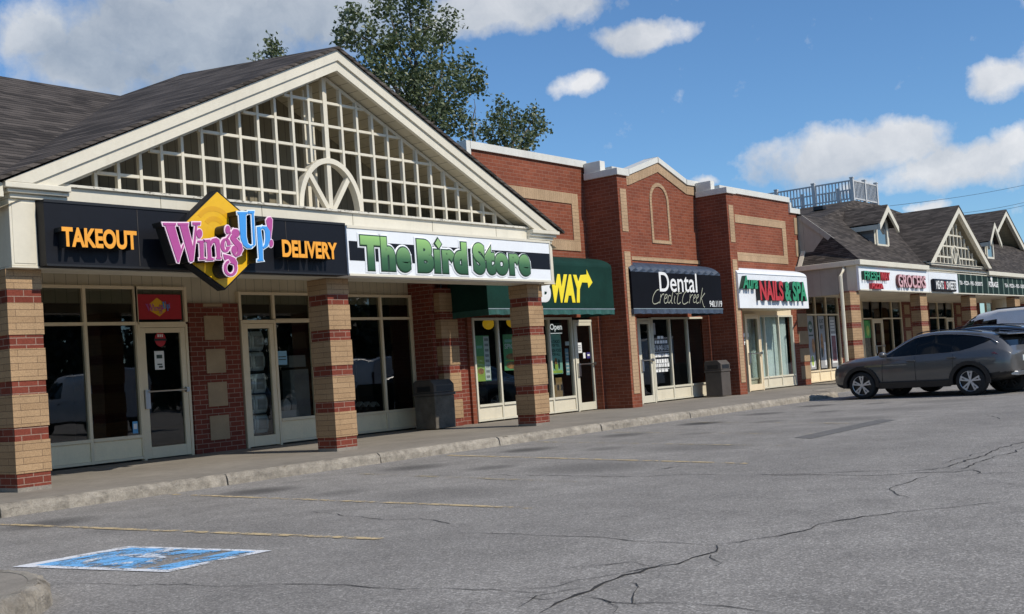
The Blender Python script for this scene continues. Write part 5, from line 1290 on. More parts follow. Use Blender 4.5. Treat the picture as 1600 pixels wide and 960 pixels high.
def make_van(label, loc, rz, sc):
    R = empty('cargo_van', loc, label, 'van', None, rz); R.scale = (sc, sc, sc*.94)
    xs = [2.75,2.7,2.6,2.4,2.2,2.05,1.9,1.75,1.6,1.45,1.3,1.15,1.0,.8,.6,.45,.3,0,-.4,-.8,-1.2,-1.6,-1.9,-2.3,-2.6,-2.75,-2.82,-2.85]
    def gf(c, n):
        for ax in (1.75, -1.65):
            if (c.x-ax)**2+(c.z-.36)**2 < (.36*1.16+.004)**2 and abs(c.y) < .97 and abs(n.y) < .5: return 'wheel_arch'
        zl, zw, zb, zt, ww, wb, wr = lerp_tab(VAN_T, c.x); h = (c.z-zb)/max(.01, zt-zb)
        if c.z < zl+.1: return 'cladding'
        if abs(n.y) > .5 and 1.42 < c.z < 1.98 and .35 < c.x < 1.95-(c.z-1.35)*1.05: return 'side_window'
        if n.x > .3 and 1.0 < c.x < 1.95 and abs(c.y) < .74 and c.z > 1.5: return 'windshield'
        return 'body'
    loft_body('body', VAN_T, xs, R, p_white, gf, (1.75, -1.65), .36)
    for sx in (1.75, -1.65):
        for sy in (1, -1): wheel(R, sx, sy*.86, .36, .23, sy, m_rimgrey)
    for sy in (1, -1):
        m = MB(); m.box(1.62,1.75,sy*1.05,sy*1.22,1.38,1.68); m.bar((1.68,sy*.93,1.45),(1.68,sy*1.06,1.48),.05,.05); m.build('mirror', m_black, R, local=True, bevel=.03)
        m = MB(); m.bar((.45,sy*.985,1.16),(.65,sy*.985,1.16),.04,.05); m.build('door_handle', m_black, R, local=True)
        m = MB(); m.bar((-2.6,sy*.80,2.335),(.4,sy*.78,2.32),.05,.05); m.build('roof_rail', m_black, R, local=True)
        m = MB(); m.prism([(2.62,sy*.62,1.10),(2.3,sy*.88,1.20),(2.32,sy*.93,1.02),(2.66,sy*.70,.94)], (.02,sy*.02,0)); m.build('headlight', m_lampw, R, local=True)
        m = MB(); m.box(-2.86,-2.78,sy*.80,sy*.92,1.0,1.7); m.build('tail_lamp', m_lampr, R, local=True)
    return R
pv = at(1478, 545, Y=12.2)
VX, VY = 38.6, 10.2
van = make_van('white cargo van parked beyond the two SUVs, only its roof and cab showing', (VX, VY, GZ), rad(84), 1.0)
# vehicles across the car park behind the photographer: they show only as reflections in the shop glass
for i, (x, y, src, lab) in enumerate(((24.5,-6.5,van,'white van across the car park, seen only as a reflection in the takeout shop glass'), (30.5,-6,suv,'grey SUV across the car park, mirrored in the shop windows'), (37.5,-6,van,'white van farther across the car park, mirrored in the nail shop glass'))):
    c = copy_tree(src); c.location = (x, y, GZ); c.rotation_euler = (0,0,rad(-88)); c.scale = (1,1,1); c['label'] = lab
    c['group'] = 'vehicles mirrored in the shop windows'

# ------------------------------------------------------------------ bins
def bin_(name, label, cx, cy, w, d, h, mbody, mlid, chamfer=True):
    R = empty(name, (cx, cy, 0), label, 'trash bin')
    b = MB(); hb = h*.68
    b.prism([(cx-w*.46,cy-d*.46,.02),(cx+w*.46,cy-d*.46,.02),(cx+w*.46,cy+d*.46,.02),(cx-w*.46,cy+d*.46,.02)], (0,0,hb-.02)); b.build('body', mbody, R, bevel=.015)
    b = MB(); b.box(cx-w*.5,cx+w*.5,cy-d*.5,cy+d*.5,hb+.002,hb+.06); b.build('rim', mlid, R, bevel=.012)
    b = MB(); b.prism([(cx-w*.47,cy-d*.47,hb+.062),(cx-w*.47,cy+d*.47,hb+.062),(cx-w*.47,cy+d*.47,h-.04),(cx-w*.47,cy+d*.38,h),(cx-w*.47,cy-d*.30,h),(cx-w*.47,cy-d*.47,h-.10)], (w*.94,0,0)); b.build('lid', mlid, R, bevel=.015)
    b = MB(); b.box(cx-w*.36,cx+w*.36,cy-d*.475,cy-d*.466,hb+.09,hb+.20); b.build('flap', m_black, R)
    b = MB(); b.box(cx-w*.475,cx-w*.466,cy-d*.3,cy+d*.3,hb+.09,hb+.20); b.build('flap', m_black, R)
    return R
bin_('stone_litter_bin', 'grey aggregate litter bin standing between the bird shop window and the brick end pier', 17.55, 16.18, .66, .62, 1.02, m_binst, m_binlid)
bin_('brown_litter_bin', 'brown plastic litter bin standing beside the pier right of the navy awning shop', 28.85, 15.75, .56, .56, 1.02, m_binbr, m_binbr)

# ------------------------------------------------------------------ things in and on the windows
def sheet(name, label, cat, u0, v0, u1, v1, Y, mat, parts=(), group=None, th=.004):
    a, b = at(u0, v0, Y=Y), at(u1, v1, Y=Y); x0, x1, z0, z1 = a.x, b.x, b.z, a.z
    R = empty(name, ((x0+x1)/2, Y, z0), label, cat, group)
    mb = MB(); mb.box(x0, x1, Y, Y+th, z0, z1); mb.build('sheet', mat, R)
    W, Hh = x1-x0, z1-z0
    for i, p in enumerate(parts):
        if p[0] == 'box':
            _, s0, s1, t0, t1, m = p; mb = MB(); mb.box(x0+W*s0, x0+W*s1, Y-.003-.0004*i, Y-.001, z0+Hh*t0, z0+Hh*t1); mb.build('printed_block', m, R)
        elif p[0] == 'txt':
            _, body, s0, s1, t0, t1, m = p; sign_text(R, body, x0+W*s0, x0+W*s1, z0+Hh*t0, z0+Hh*t1, Y-.003-.0004*i, 0, m, offset=.02)
        elif p[0] == 'ell':
            _, s, t, rs, rt_, m = p; mb = MB(); mb.prism([(x0+W*(s+rs*math.cos(a_)), Y-.003-.0004*i, z0+Hh*(t+rt_*math.sin(a_))) for a_ in [2*math.pi*q/20 for q in range(20)]], (0,.001,0)); mb.build('printed_shape', m, R)
    return R
m_pgreen = M_flat('poster_green', (.14,.38,.16), .5, .15, 2); m_pmint = M_flat('poster_mint', (.30,.56,.46), .5, .08, 2); m_food = M_flat('poster_food', (.40,.19,.07), .5, .5, 9); m_lime = M_flat('poster_lime', (.42,.56,.10), .5, .2, 4); m_dgt = M_flat('poster_dark', (.03,.05,.04), .5)
m_pgrey = M_flat('poster_grey', (.33,.33,.33), .5, .15, 3); m_pred = M_flat('poster_maroon', (.20,.07,.08), .5, .5, 6); m_bluev = M_flat('blue_sticker', (.10,.35,.60), .4)
yw = YW-.01
sheet('transom_sign', 'red transom panel with a small diamond emblem above the takeout door', 'sign', 214.5,460,284,499, YW-.005, m_redv, [], th=.003)
R = bpy.data.objects['transom_sign']
tc = at(246.5, 480, Y=YW-.012)
def d2(u, v): return (tc.x+(u-590)/940*.50, tc.z-(v-505)/940*.36)
mb = MB(); letter_poly(mb, [d2(u, v) for u, v in dia], tc.y+.003, .002); mb.build('emblem', m_yellow, R)
mb = MB(); mb2 = MB(); q = 0
for ch, polys in LET.items():
    for pl in polys:
        w = [d2(u, v) for u, v in pl]; (mb2 if ch in 'Up' else mb).prism([(p[0], tc.y-.0002*q, p[1]) for p in w], (0,.001,0)); q += 1
mb.build('letter', m_pink, R); mb2.build('letter', m_blue, R)
sheet('round_sticker', 'round red sticker high on the takeout door glass', 'sticker', 241,519,259,541, YW-.012, m_redv, [('box',.0,1,.42,.58,m_black)]) if False else None
c = at(250.5, 530.5, Y=YW-.01); S = empty('round_sticker', c, 'round red sticker high on the takeout door glass', 'sticker')
mb = MB(); mb.prism([(c.x+.11*math.cos(2*math.pi*i/24), c.y, c.z+.125*math.sin(2*math.pi*i/24)) for i in range(24)], (0,.003,0)); mb.build('disc', m_redv, S)
mb = MB(); mb.box(c.x-.125, c.x+.125, c.y-.003, c.y-.001, c.z-.025, c.z+.012); mb.build('band', m_black, S)
mb = MB(); [mb.box(c.x+dx-.012, c.x+dx+.012, c.y-.003, c.y-.001, c.z+.04, c.z+.085) for dx in (-.04, 0, .04)]; mb.build('print', m_paper, S)
sheet('paper_notice', 'white paper notice below the round sticker on the takeout door', 'notice', 241,549,257.5,577.5, YW-.01, m_paper, [('box',.2,.8,.6,.8,m_dgt),('box',.25,.75,.25,.32,m_dgt),('box',.4,.8,.1,.2,m_dgt)])
sheet('shield_sticker', 'small blue shield sticker low on the takeout window', 'sticker', 207,659,216,677, YW+.006, m_bluev, [('box',.15,.85,.35,.8,m_paper)])
sheet('blue_notice', 'pale blue notice taped in the bird shop window', 'notice', 433,549,449,570, YW+.006, M_flat('pale_blue_paper', (.22,.40,.52), .7), [('box',.1,.9,.55,.62,m_dgt),('box',.1,.9,.35,.42,m_dgt)])
# stacked seed bags behind the bird shop door, small bird houses and a plush in the windows
def bag(c, w, h, d, label, mat):
    R = empty('seed_bag', c, label, 'bag', 'seed bags stacked behind the bird shop door')
    mb = MB(); n = 8
    for i in range(n+1):
        t = i/n; k = (math.sin(math.pi*min(max(t,.04),.96)))**.35
        mb.v += [(c[0]-w/2*(.9+.1*k), c[1]-d/2*k, c[2]+h*t), (c[0]+w/2*(.9+.1*k), c[1]-d/2*k, c[2]+h*t), (c[0]+w/2*(.9+.1*k), c[1]+d/2*k, c[2]+h*t), (c[0]-w/2*(.9+.1*k), c[1]+d/2*k, c[2]+h*t)]
        if i:
            b = (i-1)*4
            for q in range(4): mb.f.append([b+q, b+(q+1) % 4, b+4+(q+1) % 4, b+4+q]); mb.m.append(0)
    mb.build('sack', mat, R)
    mb = MB(); mb.box(c[0]-w*.32, c[0]+w*.32, c[1]-d*.55, c[1]-d*.5, c[2]+h*.2, c[2]+h*.75); mb.build('print', m_pgrey, R)
m_bag = M_flat('pale_sack', (.72,.74,.74), .6, .2, 6)
rowsz = [.25, .62, 1.0, 1.42, 1.8]; wd = ['bottom', 'second', 'third', 'fourth', 'top']
for r_, z in enumerate(rowsz):
    for c_, nm in enumerate(('left', 'right')):
        q = (bx0+.24+c_*.29, YW+.30, z); bag(q, .28, .36, .2, 'pale seed bag, %s one in the %s row behind the bird shop door' % (nm, wd[r_]), m_bag)
mb = MB(); 
for z in (.22, .59, .97, 1.39, 1.77): mb.box(bx0+.08, bx0+.72, YW+.16, YW+.48, z, z+.02)
for x in (bx0+.08, bx0+.70): mb.box(x, x+.02, YW+.16, YW+.48, 0, 2.1)
tag(mb.build('display_rack', m_black), 'black wire rack holding the seed bags behind the bird shop door', 'rack')
for i, (u, lab) in enumerate(((563,'small pale bird house, left of three on the sill right of the middle column'), (574,'small pale bird house, middle of three on the sill right of the middle column'), (585.5,'small pale bird house, right of three on the sill right of the middle column'))):
    p = at(u, 641, Y=YW+.25); R = empty('bird_house', p, lab, 'bird house', 'bird houses on the window sill')
    mb = MB(); mb.prism([(p.x-.06,p.y,p.z),(p.x+.06,p.y,p.z),(p.x+.06,p.y,p.z+.09),(p.x,p.y,p.z+.15),(p.x-.06,p.y,p.z+.09)], (0,.12,0)); mb.build('box', m_binlid, R)
    mb = MB(); mb.bar((p.x-.085,p.y-.0,p.z+.075),(p.x+.004,p.y-.0,p.z+.168),.14,.022,(0,0,1)); mb.bar((p.x+.085,p.y,p.z+.075),(p.x-.004,p.y,p.z+.168),.14,.02,(0,0,1)); mb.build('roof', m_paper, R)
mb = MB(); p = at(452, 650, Y=YW+.3)
mb.box(p.x-.2,p.x+.25,p.y,p.y+.25,p.z-.05,p.z+.1); mb.ball((p.x,p.y+.1,p.z+.2),(.12,.1,.14)); tag(mb.build('white_ornament', m_pgrey, smooth=False), 'pale rounded ornament low in the bird shop window beside the door', 'ornament')
mb = MB()
p0 = at(451,556,Y=YW+.8); p1 = at(478,573,Y=YW+.8); mb.box(p0.x,p1.x,p0.y,p0.y+.4,p1.z,p0.z); mb.box(p0.x+.05,p1.x+.1,p0.y+.05,p0.y+.3,.3,p1.z-.05,0); tag(mb.build('display_counter', m_pgrey), 'pale counter with a sign board standing inside the bird shop window', 'counter')
# green awning shop posters
yo = YB_+.03
sheet('food_poster', 'green poster with a column of small white pictures, left pane of the green awning shop', 'poster', 741,525,768,595, yo, m_pgreen, [('box',.02,.58,.0,.55,m_lime),('ell',.3,.22,.22,.07,m_food),('box',.1,.5,.72,.78,m_pmint),('box',.60,.98,.02,.98,m_paper)]+[('box',.66,.92,.06+i*.117,.12+i*.117,m_pgrey) for i in range(8)])
sheet('spicy_poster', 'green sandwich poster lettered SPICY!, right of the column of small pictures', 'poster', 785,523,812,578, yo, m_pgreen, [('txt','SPICY!',.08,.98,.60,.74,m_paper),('box',.1,.9,.78,.86,m_pmint),('ell',.55,.38,.42,.09,m_food),('ell',.55,.14,.42,.10,m_food),('box',.1,1.,.26,.29,m_lime)])
k = N('lit_white_letters'); b = k.bsdf((.8,.8,.8), .5); b.inputs['Emission Color'].default_value = (1,1,1,1); b.inputs['Emission Strength'].default_value = .7; m_lit = k.m
sheet('open_sign', 'white OPEN lettering in the pane beside the green awning shop door', 'sign', 858,505,879,522, yo-.004, m_dgt, [('txt','Open',.03,.97,.22,.92,m_lit),('box',.05,.95,.04,.10,m_lit)])
sheet('mint_poster', 'mint poster with dark words and a group of figures under the OPEN sign', 'poster', 857,521.5,880,584, yo, m_pmint, [('txt','A CHOICE',.18,.88,.76,.84,m_dgt),('txt','FOR YOU,',.2,.85,.66,.74,m_dgt),('txt','FRESH FOOD',.05,.95,.54,.62,m_dgt),('txt','FOR ALL.',.15,.85,.45,.52,m_dgt),('ell',.45,.28,.12,.12,m_food),('ell',.3,.22,.08,.1,m_dgt),('ell',.7,.24,.08,.12,m_dgt),('box',.1,.95,.02,.09,m_lime),('box',.35,.6,.10,.24,m_lime)])
sheet('hours_notice', 'tall pale blue notice between the mint poster and the door', 'notice', 882.5,545,890.5,586, yo, M_flat('pale_blue_sheet', (.22,.38,.44), .6), [('box',.1,.9,.1+i*.14,.15+i*.14,m_paper) for i in range(6)])
sheet('small_notice', 'small white card above the tall pale blue notice', 'notice', 883,534,889.5,540, yo, m_paper)
sheet('door_notice', 'white printed notice on the green awning shop door', 'notice', 899,536,909.5,551.5, YB_-.006, m_paper, [('box',.15,.85,.2+i*.16,.25+i*.16,m_dgt) for i in range(4)])
sheet('door_sticker', 'small white sticker beside the blue card sticker on the shop door', 'sticker', 911,551.5,915,560, YB_-.006, m_paper)
sheet('card_sticker', 'small dark blue card sticker on the green awning shop door', 'sticker', 916.5,551,922.5,560, YB_-.006, M_flat('indigo_sticker', (.04,.03,.16), .5), [('box',.2,.8,.4,.7,m_paper)])
for u, v, lab in ((763,506,'yellow globe lamp hanging inside the left pane of the green awning shop'), (800,503,'yellow globe lamp hanging inside the second pane of the green awning shop')):
    p = at(u, v, Y=YB_+1.0); R = empty('pendant_lamp', p, lab, 'lamp', 'yellow pendant lamps')
    mb = MB(); mb.ball(p, .14, nu=16, nv=10); k = N('lit_yellow_globe'); b = k.bsdf((.6,.38,.03), .5); b.inputs['Emission Color'].default_value = (.75,.42,.02,1); b.inputs['Emission Strength'].default_value = .35; mb.build('globe', k.m, R, smooth=True)
    mb = MB(); mb.tube([(p.x,p.y,p.z+.14),(p.x,p.y,2.58)], .008, 6); mb.build('cord', m_black, R)
mb = MB(); p = at(862,624,Y=YB_+.8); q = at(878,590,Y=YB_+.8); mb.box(p.x,q.x,p.y,p.y+.6,0,q.z); tag(mb.build('wooden_cabinet', M_flat('pale_wood', (.36,.22,.10), .6, .2, 3), bevel=.01), 'pale wooden cabinet behind the pane under the mint poster', 'cabinet')
# lettering on the navy awning shop window
R = empty('window_lettering', at(1034, 585, Y=YB_), 'white vinyl lettering with a phone number on the navy awning shop window', 'lettering')
yv = YB_+.004
px_text(R, '519-940-1119', 1021.5,540, 1045,547.5, yv, depth=0, front=m_paper, offset=.01)
for i, (u0, u1, v0, v1, t) in enumerate(((1027,1038,525.5,529.5,'NO WAIT'),(1023,1043,532.5,536.5,'FAMILY DENTISTRY'),(1022.5,1045.5,553.5,557.5,'NEW PATIENTS WELCOME'),(1022.5,1045.5,562,566,'EVENING HOURS'),(1023.5,1046,569,573,'EMERGENCY CARE'),(1024.5,1045.5,576.5,580.5,'OPEN SATURDAYS'))):
    mb = MB(); a, b = at(u0,v0,Y=yv), at(u1,v1,Y=yv); x = a.x; rr = random.Random(i)
    while x < b.x-.03:
        w = rr.uniform(.05,.16); mb.box(x, min(x+w, b.x), yv, yv+.003, b.z, a.z); x += w+.03
    mb.build('small_lettering', m_paper, R)
for v in (550.5, 567.5, 577.5): mb = MB(); a, b = at(1022,v,Y=yv), at(1046,v,Y=yv); mb.box(a.x,b.x,yv,yv+.003,a.z-.012,a.z); mb.build('rule', m_paper, R)
sheet('white_notice', 'white notice at the upper left of the pane lettered with the phone number', 'notice', 1019.5,505,1024.5,523, yv, m_pgrey)
R = empty('door_lettering', at(1165, 545, Y=YB_-.14), 'small white lettering on the nail shop door', 'lettering')
mb = MB()
for v0, v1, u1 in ((516,519,1161.5),(521,527,1170),(530,532,1167),(534,536,1167),(537,539,1164)): a, b = at(1158,v0,Y=YB_-.125), at(u1,v1,Y=YB_-.125); mb.box(a.x,b.x,a.y,a.y+.003,b.z,a.z)
mb.build('lettering', m_paper, R)
c = at(1183.5,509,Y=YB_+.03); R = empty('neon_sign', c, 'purple and red oval sign inside the nail shop glass', 'sign')
mb = MB(); mb.prism([(c.x+.19*math.cos(2*math.pi*i/20),c.y,c.z+.22*math.sin(2*math.pi*i/20)) for i in range(20)], (0,.02,0)); mb.build('disc', M_flat('purple_sign', (.10,.04,.30), .5), R)
mb = MB(); mb.prism([(c.x+.13*math.cos(2*math.pi*i/20),c.y-.003,c.z-.02+.12*math.sin(2*math.pi*i/20)) for i in range(20)], (0,.002,0)); mb.build('centre', m_redl, R)
# grocer window graphics
ysg = ys-.002
sheet('window_graphic', 'tall grey window graphic with a green HALAL oval and bread picture beside the nail shop', 'poster', 1260.5,494,1276,577, ys+.006, m_pgrey, [('ell',.45,.80,.36,.11,M_flat('halal_green', (.03,.09,.05), .5)),('txt','HALAL',.2,.72,.76,.84,m_paper),('box',.1,.85,.62,.65,m_dgt),('ell',.75,.44,.25,.14,m_food),('box',.2,.75,.04,.26,m_paper),('ell',.45,.16,.2,.1,m_lime)])
sheet('window_graphic', 'tall grey window graphic lettered ROAST MEAT with a dark bottle picture', 'poster', 1277.5,494,1293,575, ys+.006, m_pgrey, [('txt','ROAST',.15,.85,.86,.94,m_dgt),('txt','MEAT',.25,.8,.75,.83,m_dgt),('ell',.4,.45,.22,.22,m_food),('box',.7,.95,.05,.5,m_paper),('ell',.3,.3,.15,.1,m_dgt)])
sheet('window_graphic', 'window graphic with a maroon picture panel, rightmost of the three beside the nail shop', 'poster', 1295,495,1310,573, ys+.006, m_pgrey, [('box',.1,.95,.08,.66,m_paper),('box',.17,.88,.12,.62,m_pred)]+[('box',.15,.8,.72+i*.06,.745+i*.06,m_paper) for i in range(4)])
sheet('produce_poster', 'green produce poster in the left pane of the grocery front', 'poster', 1348.5,501,1361,528, YGW+.005, M_flat('leaf_green_print', (.05,.33,.06), .5, .4, 3), [('ell',.6,.4,.22,.3,m_lime)])
sheet('brown_poster', 'brown picture poster under the green produce poster', 'poster', 1349,528.5,1362,558, YGW+.005, M_flat('brown_print', (.13,.11,.07), .6, .6, 9))
c = at(1461,494,Y=YGW+.2); mb = MB(); mb.box(c.x-.35,c.x+.35,c.y,c.y+.04,c.z-.15,c.z+.15); o = mb.build('red_open_sign', m_redv); tag(o, 'small red sign hanging inside the second shop right of the grocery front', 'sign')
# round white pillar near the far end of the canopy
mb = MB(); p = at(1568, 520, Y=YG+1.4); mb.tube([(p.x,p.y,0),(p.x,p.y,2.96)], .42, 20); tag(mb.build('round_pillar', m_creamw, smooth=False), 'round white pillar under the canopy near the right edge', 'pillar')
# overhead cables
for (u0,v0,y0,u1,v1,y1,lab) in ((1390,322,60,1640,281,48,'single overhead cable, uppermost of three at the right'), (1470,337,60,1640,307,48,'overhead cable, middle one of three at the right'), (1480,339,60,1640,312,48.5,'overhead cable, lowest of three at the right')):
    a, b = at(u0,v0,Y=y0), at(u1,v1,Y=y1); mb = MB(); mb.tube([a+(b-a)*t-Vector((0,0,1.0*math.sin(math.pi*t)*.4)) for t in [i/12 for i in range(13)]], .028, 6)
    tag(mb.build('overhead_cable', m_black), lab, 'cable', 'overhead cables')
# ------------------------------------------------------------------ trees
def M_leaf(name, a, b):
    k = N(name); at_ = k.n('ShaderNodeAttribute'); at_.attribute_name = 'tone'
    c = k.mix(at_.outputs['Fac'], a, b)
    d = k.n('ShaderNodeBsdfPrincipled'); d.inputs['Roughness'].default_value = .42; d.inputs['Specular IOR Level'].default_value = .5; k.l(c, d.inputs['Base Color'])
    t = k.n('ShaderNodeBsdfTranslucent'); k.l(k.mix(1., c, (1.3,1.4,.7), 'MULTIPLY'), t.inputs[0])
    m = k.n('ShaderNodeMixShader'); m.inputs[0].default_value = .22; k.l(d.outputs[0], m.inputs[1]); k.l(t.outputs[0], m.inputs[2]); k.l(m.outputs[0], k.out.inputs[0]); return k.m
m_leaf = M_leaf('poplar_leaf', (.038,.060,.022), (.16,.19,.10)); m_con = M_leaf('conifer_needles', (.012,.022,.012), (.03,.045,.02))
m_bark = M_flat('bark', (.12,.105,.085), .9, .3, 3, bump=.5)
def leaf_cloud(name, blobs, parent, size, per, seed, mat):
    """leaf sized faces in clumps: each blob holds twig-end clumps, each clump a handful of leaves"""
    rr = random.Random(seed); V, F, T = [], [], []
    for (c, r, n) in blobs:
        for _ in range(n):
            while True:
                q = Vector((rr.uniform(-1,1), rr.uniform(-1,1), rr.uniform(-1,1)))
                if q.length < 1: break
            q = q.normalized()*(q.length**.55)
            cc = Vector((c[0]+q.x*r[0], c[1]+q.y*r[1], c[2]+q.z*r[2])); tone = rr.random()
            for _ in range(per):
                p = cc+Vector((rr.gauss(0,1), rr.gauss(0,1), rr.gauss(0,1)))*size*.95
                nrm = Vector((rr.gauss(0,1), rr.gauss(-.35,1), rr.gauss(.45,1))).normalized()
                a = nrm.cross(Vector((rr.random(), rr.random(), rr.random()+.1))).normalized(); b = nrm.cross(a); s = size*rr.uniform(.7,1.25)
                k = len(V); V += [tuple(p-a*s*.5), tuple(p+b*s*.42+nrm*s*.12), tuple(p+a*s*.62), tuple(p-b*s*.42+nrm*s*.12)]; F.append([k,k+1,k+2,k+3]); T.append(min(1, max(0, tone*.6+rr.random()*.45)))
    me = bpy.data.meshes.new(name); o = sum((Vector(v) for v in V[::50]), Vector())/len(V[::50])
    me.from_pydata([(v[0]-o.x, v[1]-o.y, v[2]-o.z) for v in V], [], F); me.materials.append(mat)
    at_ = me.attributes.new('tone', 'FLOAT', 'FACE'); at_.data.foreach_set('value', T)
    ob = bpy.data.objects.new(name, me); COL.objects.link(ob); place(ob, o, parent); return ob
def px_blob(u, v, ru, rv, Y, n, dy=1.0):
    c = at(u, v, Y=Y); k = ppm(c); rx, rz = ru/k, rv/k; return (c, (rx*1.0, max(rx, rz)*dy, rz), n)
def limb(mb, pts, r0_, r1_, seed):
    rr = random.Random(seed); P = []
    for i in range(len(pts)-1):
        for q in range(5): P.append(Vector(pts[i]).lerp(Vector(pts[i+1]), q/5)+Vector((rr.uniform(-1,1), rr.uniform(-1,1), 0))*.07)
    P.append(Vector(pts[-1])); mb.tube(P, [r0_+(r1_-r0_)*i/(len(P)-1) for i in range(len(P))], 7)
YT = 30.
T1 = empty('poplar_tree', at(660, 330, Y=YT)*1, 'tall leafy poplar rising behind the gable, its top cut by the frame', 'tree', 'trees behind the shops')
bl = [(549,42,26,30,46),(537,56,14,12,12),(588,72,28,32,60),(575,100,20,20,26),(642,28,34,40,95),(600,10,20,22,30),(695,38,15,28,32),(690,62,16,20,22),(641,92,56,40,150),(730,122,28,26,50),(748,138,14,10,12),(727,95,8,12,8),(668,150,62,34,150),(700,188,38,28,70),(622,135,40,36,70),(600,120,24,26,30),(640,-30,46,40,70),(668,-55,30,30,40),(610,-50,30,30,40),(690,120,34,30,50),(725,196,20,14,16),(650,200,60,40,90),(735,210,14,10,8)]
leaf_cloud('crown', [px_blob(u,v,a,b,YT,max(3, int(n*1.0))) for u,v,a,b,n in bl], T1, .15, 9, 3, m_leaf)
mb = MB(); base = at(668, 420, Y=YT); base.z = 0; J = at(663, 230, Y=YT)
limb(mb, [base, J], .32, .20, 1)
for i, (pts, r) in enumerate(([(663,230),(648,120),(640,20),(645,-50)],.15), ) if False else enumerate([([(663,230),(648,120),(640,20),(645,-50)],.15), ([(663,230),(620,140),(590,80),(552,45)],.11), ([(655,180),(690,120),(697,40)],.10), ([(664,215),(705,150),(742,125)],.10), ([(663,225),(700,200),(722,180)],.07), ([(648,120),(620,60),(605,10)],.07), ([(655,170),(625,130),(600,110)],.06), ([(645,80),(670,40),(672,-30)],.07)]):
    limb(mb, [at(u, v, Y=YT+(.6*((k % 3)-1) if k else 0)) for k, (u, v) in enumerate(pts)], r, .015, 10+i)
mb.build('trunk', m_bark, T1, smooth=True)
T2 = empty('poplar_tree', at(800, 330, Y=YT+2), 'smaller leafy poplar top showing above the brick parapet', 'tree', 'trees behind the shops')
bl = [(775,203,20,26,60),(782,160,7,9,9),(780,180,9,12,14),(826,196,28,22,64),(836,180,12,12,18),(849,204,10,7,9),(800,222,42,16,70),(797,172,6,10,8),(806,186,12,14,16),(800,245,44,14,40)]
leaf_cloud('crown', [px_blob(u,v,a,b,YT+2,max(3, int(n*.9))) for u,v,a,b,n in bl], T2, .15, 9, 5, m_leaf)
mb = MB(); base = at(800, 420, Y=YT+2); base.z = 0; J = at(800, 255, Y=YT+2); limb(mb, [base, J], .22, .14, 2)
for i, pts in enumerate(([(800,255),(782,205),(781,158)], [(800,255),(822,205),(838,180)], [(800,250),(800,200),(797,168)], [(803,250),(840,212),(850,203)])): limb(mb, [at(u,v,Y=YT+2) for u,v in pts], .08, .012, 40+i)
mb.build('trunk', m_bark, T2, smooth=True)
T3 = empty('poplar_tree', at(426, 180, Y=YT), 'little leafy tree top peeping over the shingle roof left of the gable', 'tree', 'trees behind the shops')
leaf_cloud('crown', [px_blob(u,v,a,b,YT,n) for u,v,a,b,n in ((424,76,10,9,14),(434,83,11,6,10),(425,66,4,6,4),(402,92,3,4,3),(420,100,22,20,40))], T3, .12, 9, 8, m_leaf)
mb = MB(); base = at(424, 300, Y=YT); base.z = 0; limb(mb, [base, at(424, 120, Y=YT), at(425, 66, Y=YT)], .15, .012, 3); mb.build('trunk', m_bark, T3, smooth=True)
T4 = empty('bare_tree', at(738, 330, Y=YT+1), 'thin leafless twigs standing between the two poplars', 'tree')
mb = MB(); base = at(742, 420, Y=YT+1); base.z = 0; limb(mb, [base, at(738,220,Y=YT+1), at(741,155,Y=YT+1)], .10, .008, 4)
for pts in ([(738,205),(749,182)], [(739,215),(732,190)], [(740,190),(744,170)], [(738,225),(750,200),(751,192)], [(739,198),(735,182)]): limb(mb, [at(u,v,Y=YT+1) for u,v in pts], .025, .006, 44)
mb.build('trunk', m_bark, T4)
# woods and scattered trees across the road behind the photographer, mirrored in the windows
bl = []
rr = random.Random(4)
for i in range(170):
    x = -10+i*2.1+rr.uniform(-1,1); y = -48+rr.uniform(-7,7); h = rr.uniform(6,11)
    if rr.random() < .12: continue
    bl.append((Vector((x,y,h*.5)), (rr.uniform(2.2,3.4), 2., h*.5), 210))
    if rr.random() < .5: bl.append((Vector((x+1,y,h*.9)), (1.0,1.0,h*.35), 50))
w = leaf_cloud('far_woods', bl, None, .75, 4, 12, m_con); tag(w, 'dark line of trees across the road, mirrored in the shop windows', 'woods', None, 'stuff')

# ------------------------------------------------------------------ sky and sun
EL, AZ_ = 43., 6.                              # sun: height, and degrees to the right of straight out from the shop fronts
sv = Vector((math.cos(rad(EL))*math.sin(rad(AZ_)), -math.cos(rad(EL))*math.cos(rad(AZ_)), math.sin(rad(EL))))
sun = bpy.data.lights.new('sun', 'SUN'); sun.energy = 4.0; sun.angle = rad(.53); sun.color = (1, .93, .82)
so = bpy.data.objects.new('sun', sun); COL.objects.link(so); so.rotation_euler = (-sv).to_track_quat('-Z', 'Y').to_euler(); so.location = (0, -10, 30)
W = bpy.data.worlds.new('World'); SC.world = W; W.use_nodes = True; nt = W.node_tree; nt.nodes.clear()
class WN(N):
    def __init__(s): s.t = nt
w = WN(); out = w.n('ShaderNodeOutputWorld'); bg = w.n('ShaderNodeBackground'); bg.inputs['Strength'].default_value = .11
sky = w.n('ShaderNodeTexSky'); sky.sky_type = 'NISHITA'; sky.sun_disc = False; sky.sun_elevation = rad(EL); sky.sun_rotation = math.atan2(sv.x, sv.y); sky.ozone_density = 3.2; sky.dust_density = .3; sky.air_density = 1.0; sky.altitude = 300
tc_ = w.n('ShaderNodeTexCoord'); gen = tc_.outputs['Generated']
def vdot(a, v): 
    nd = w.n('ShaderNodeVectorMath', operation='DOT_PRODUCT'); w.l(a, nd.inputs[0]); nd.inputs[1].default_value = v; return nd.outputs['Value']
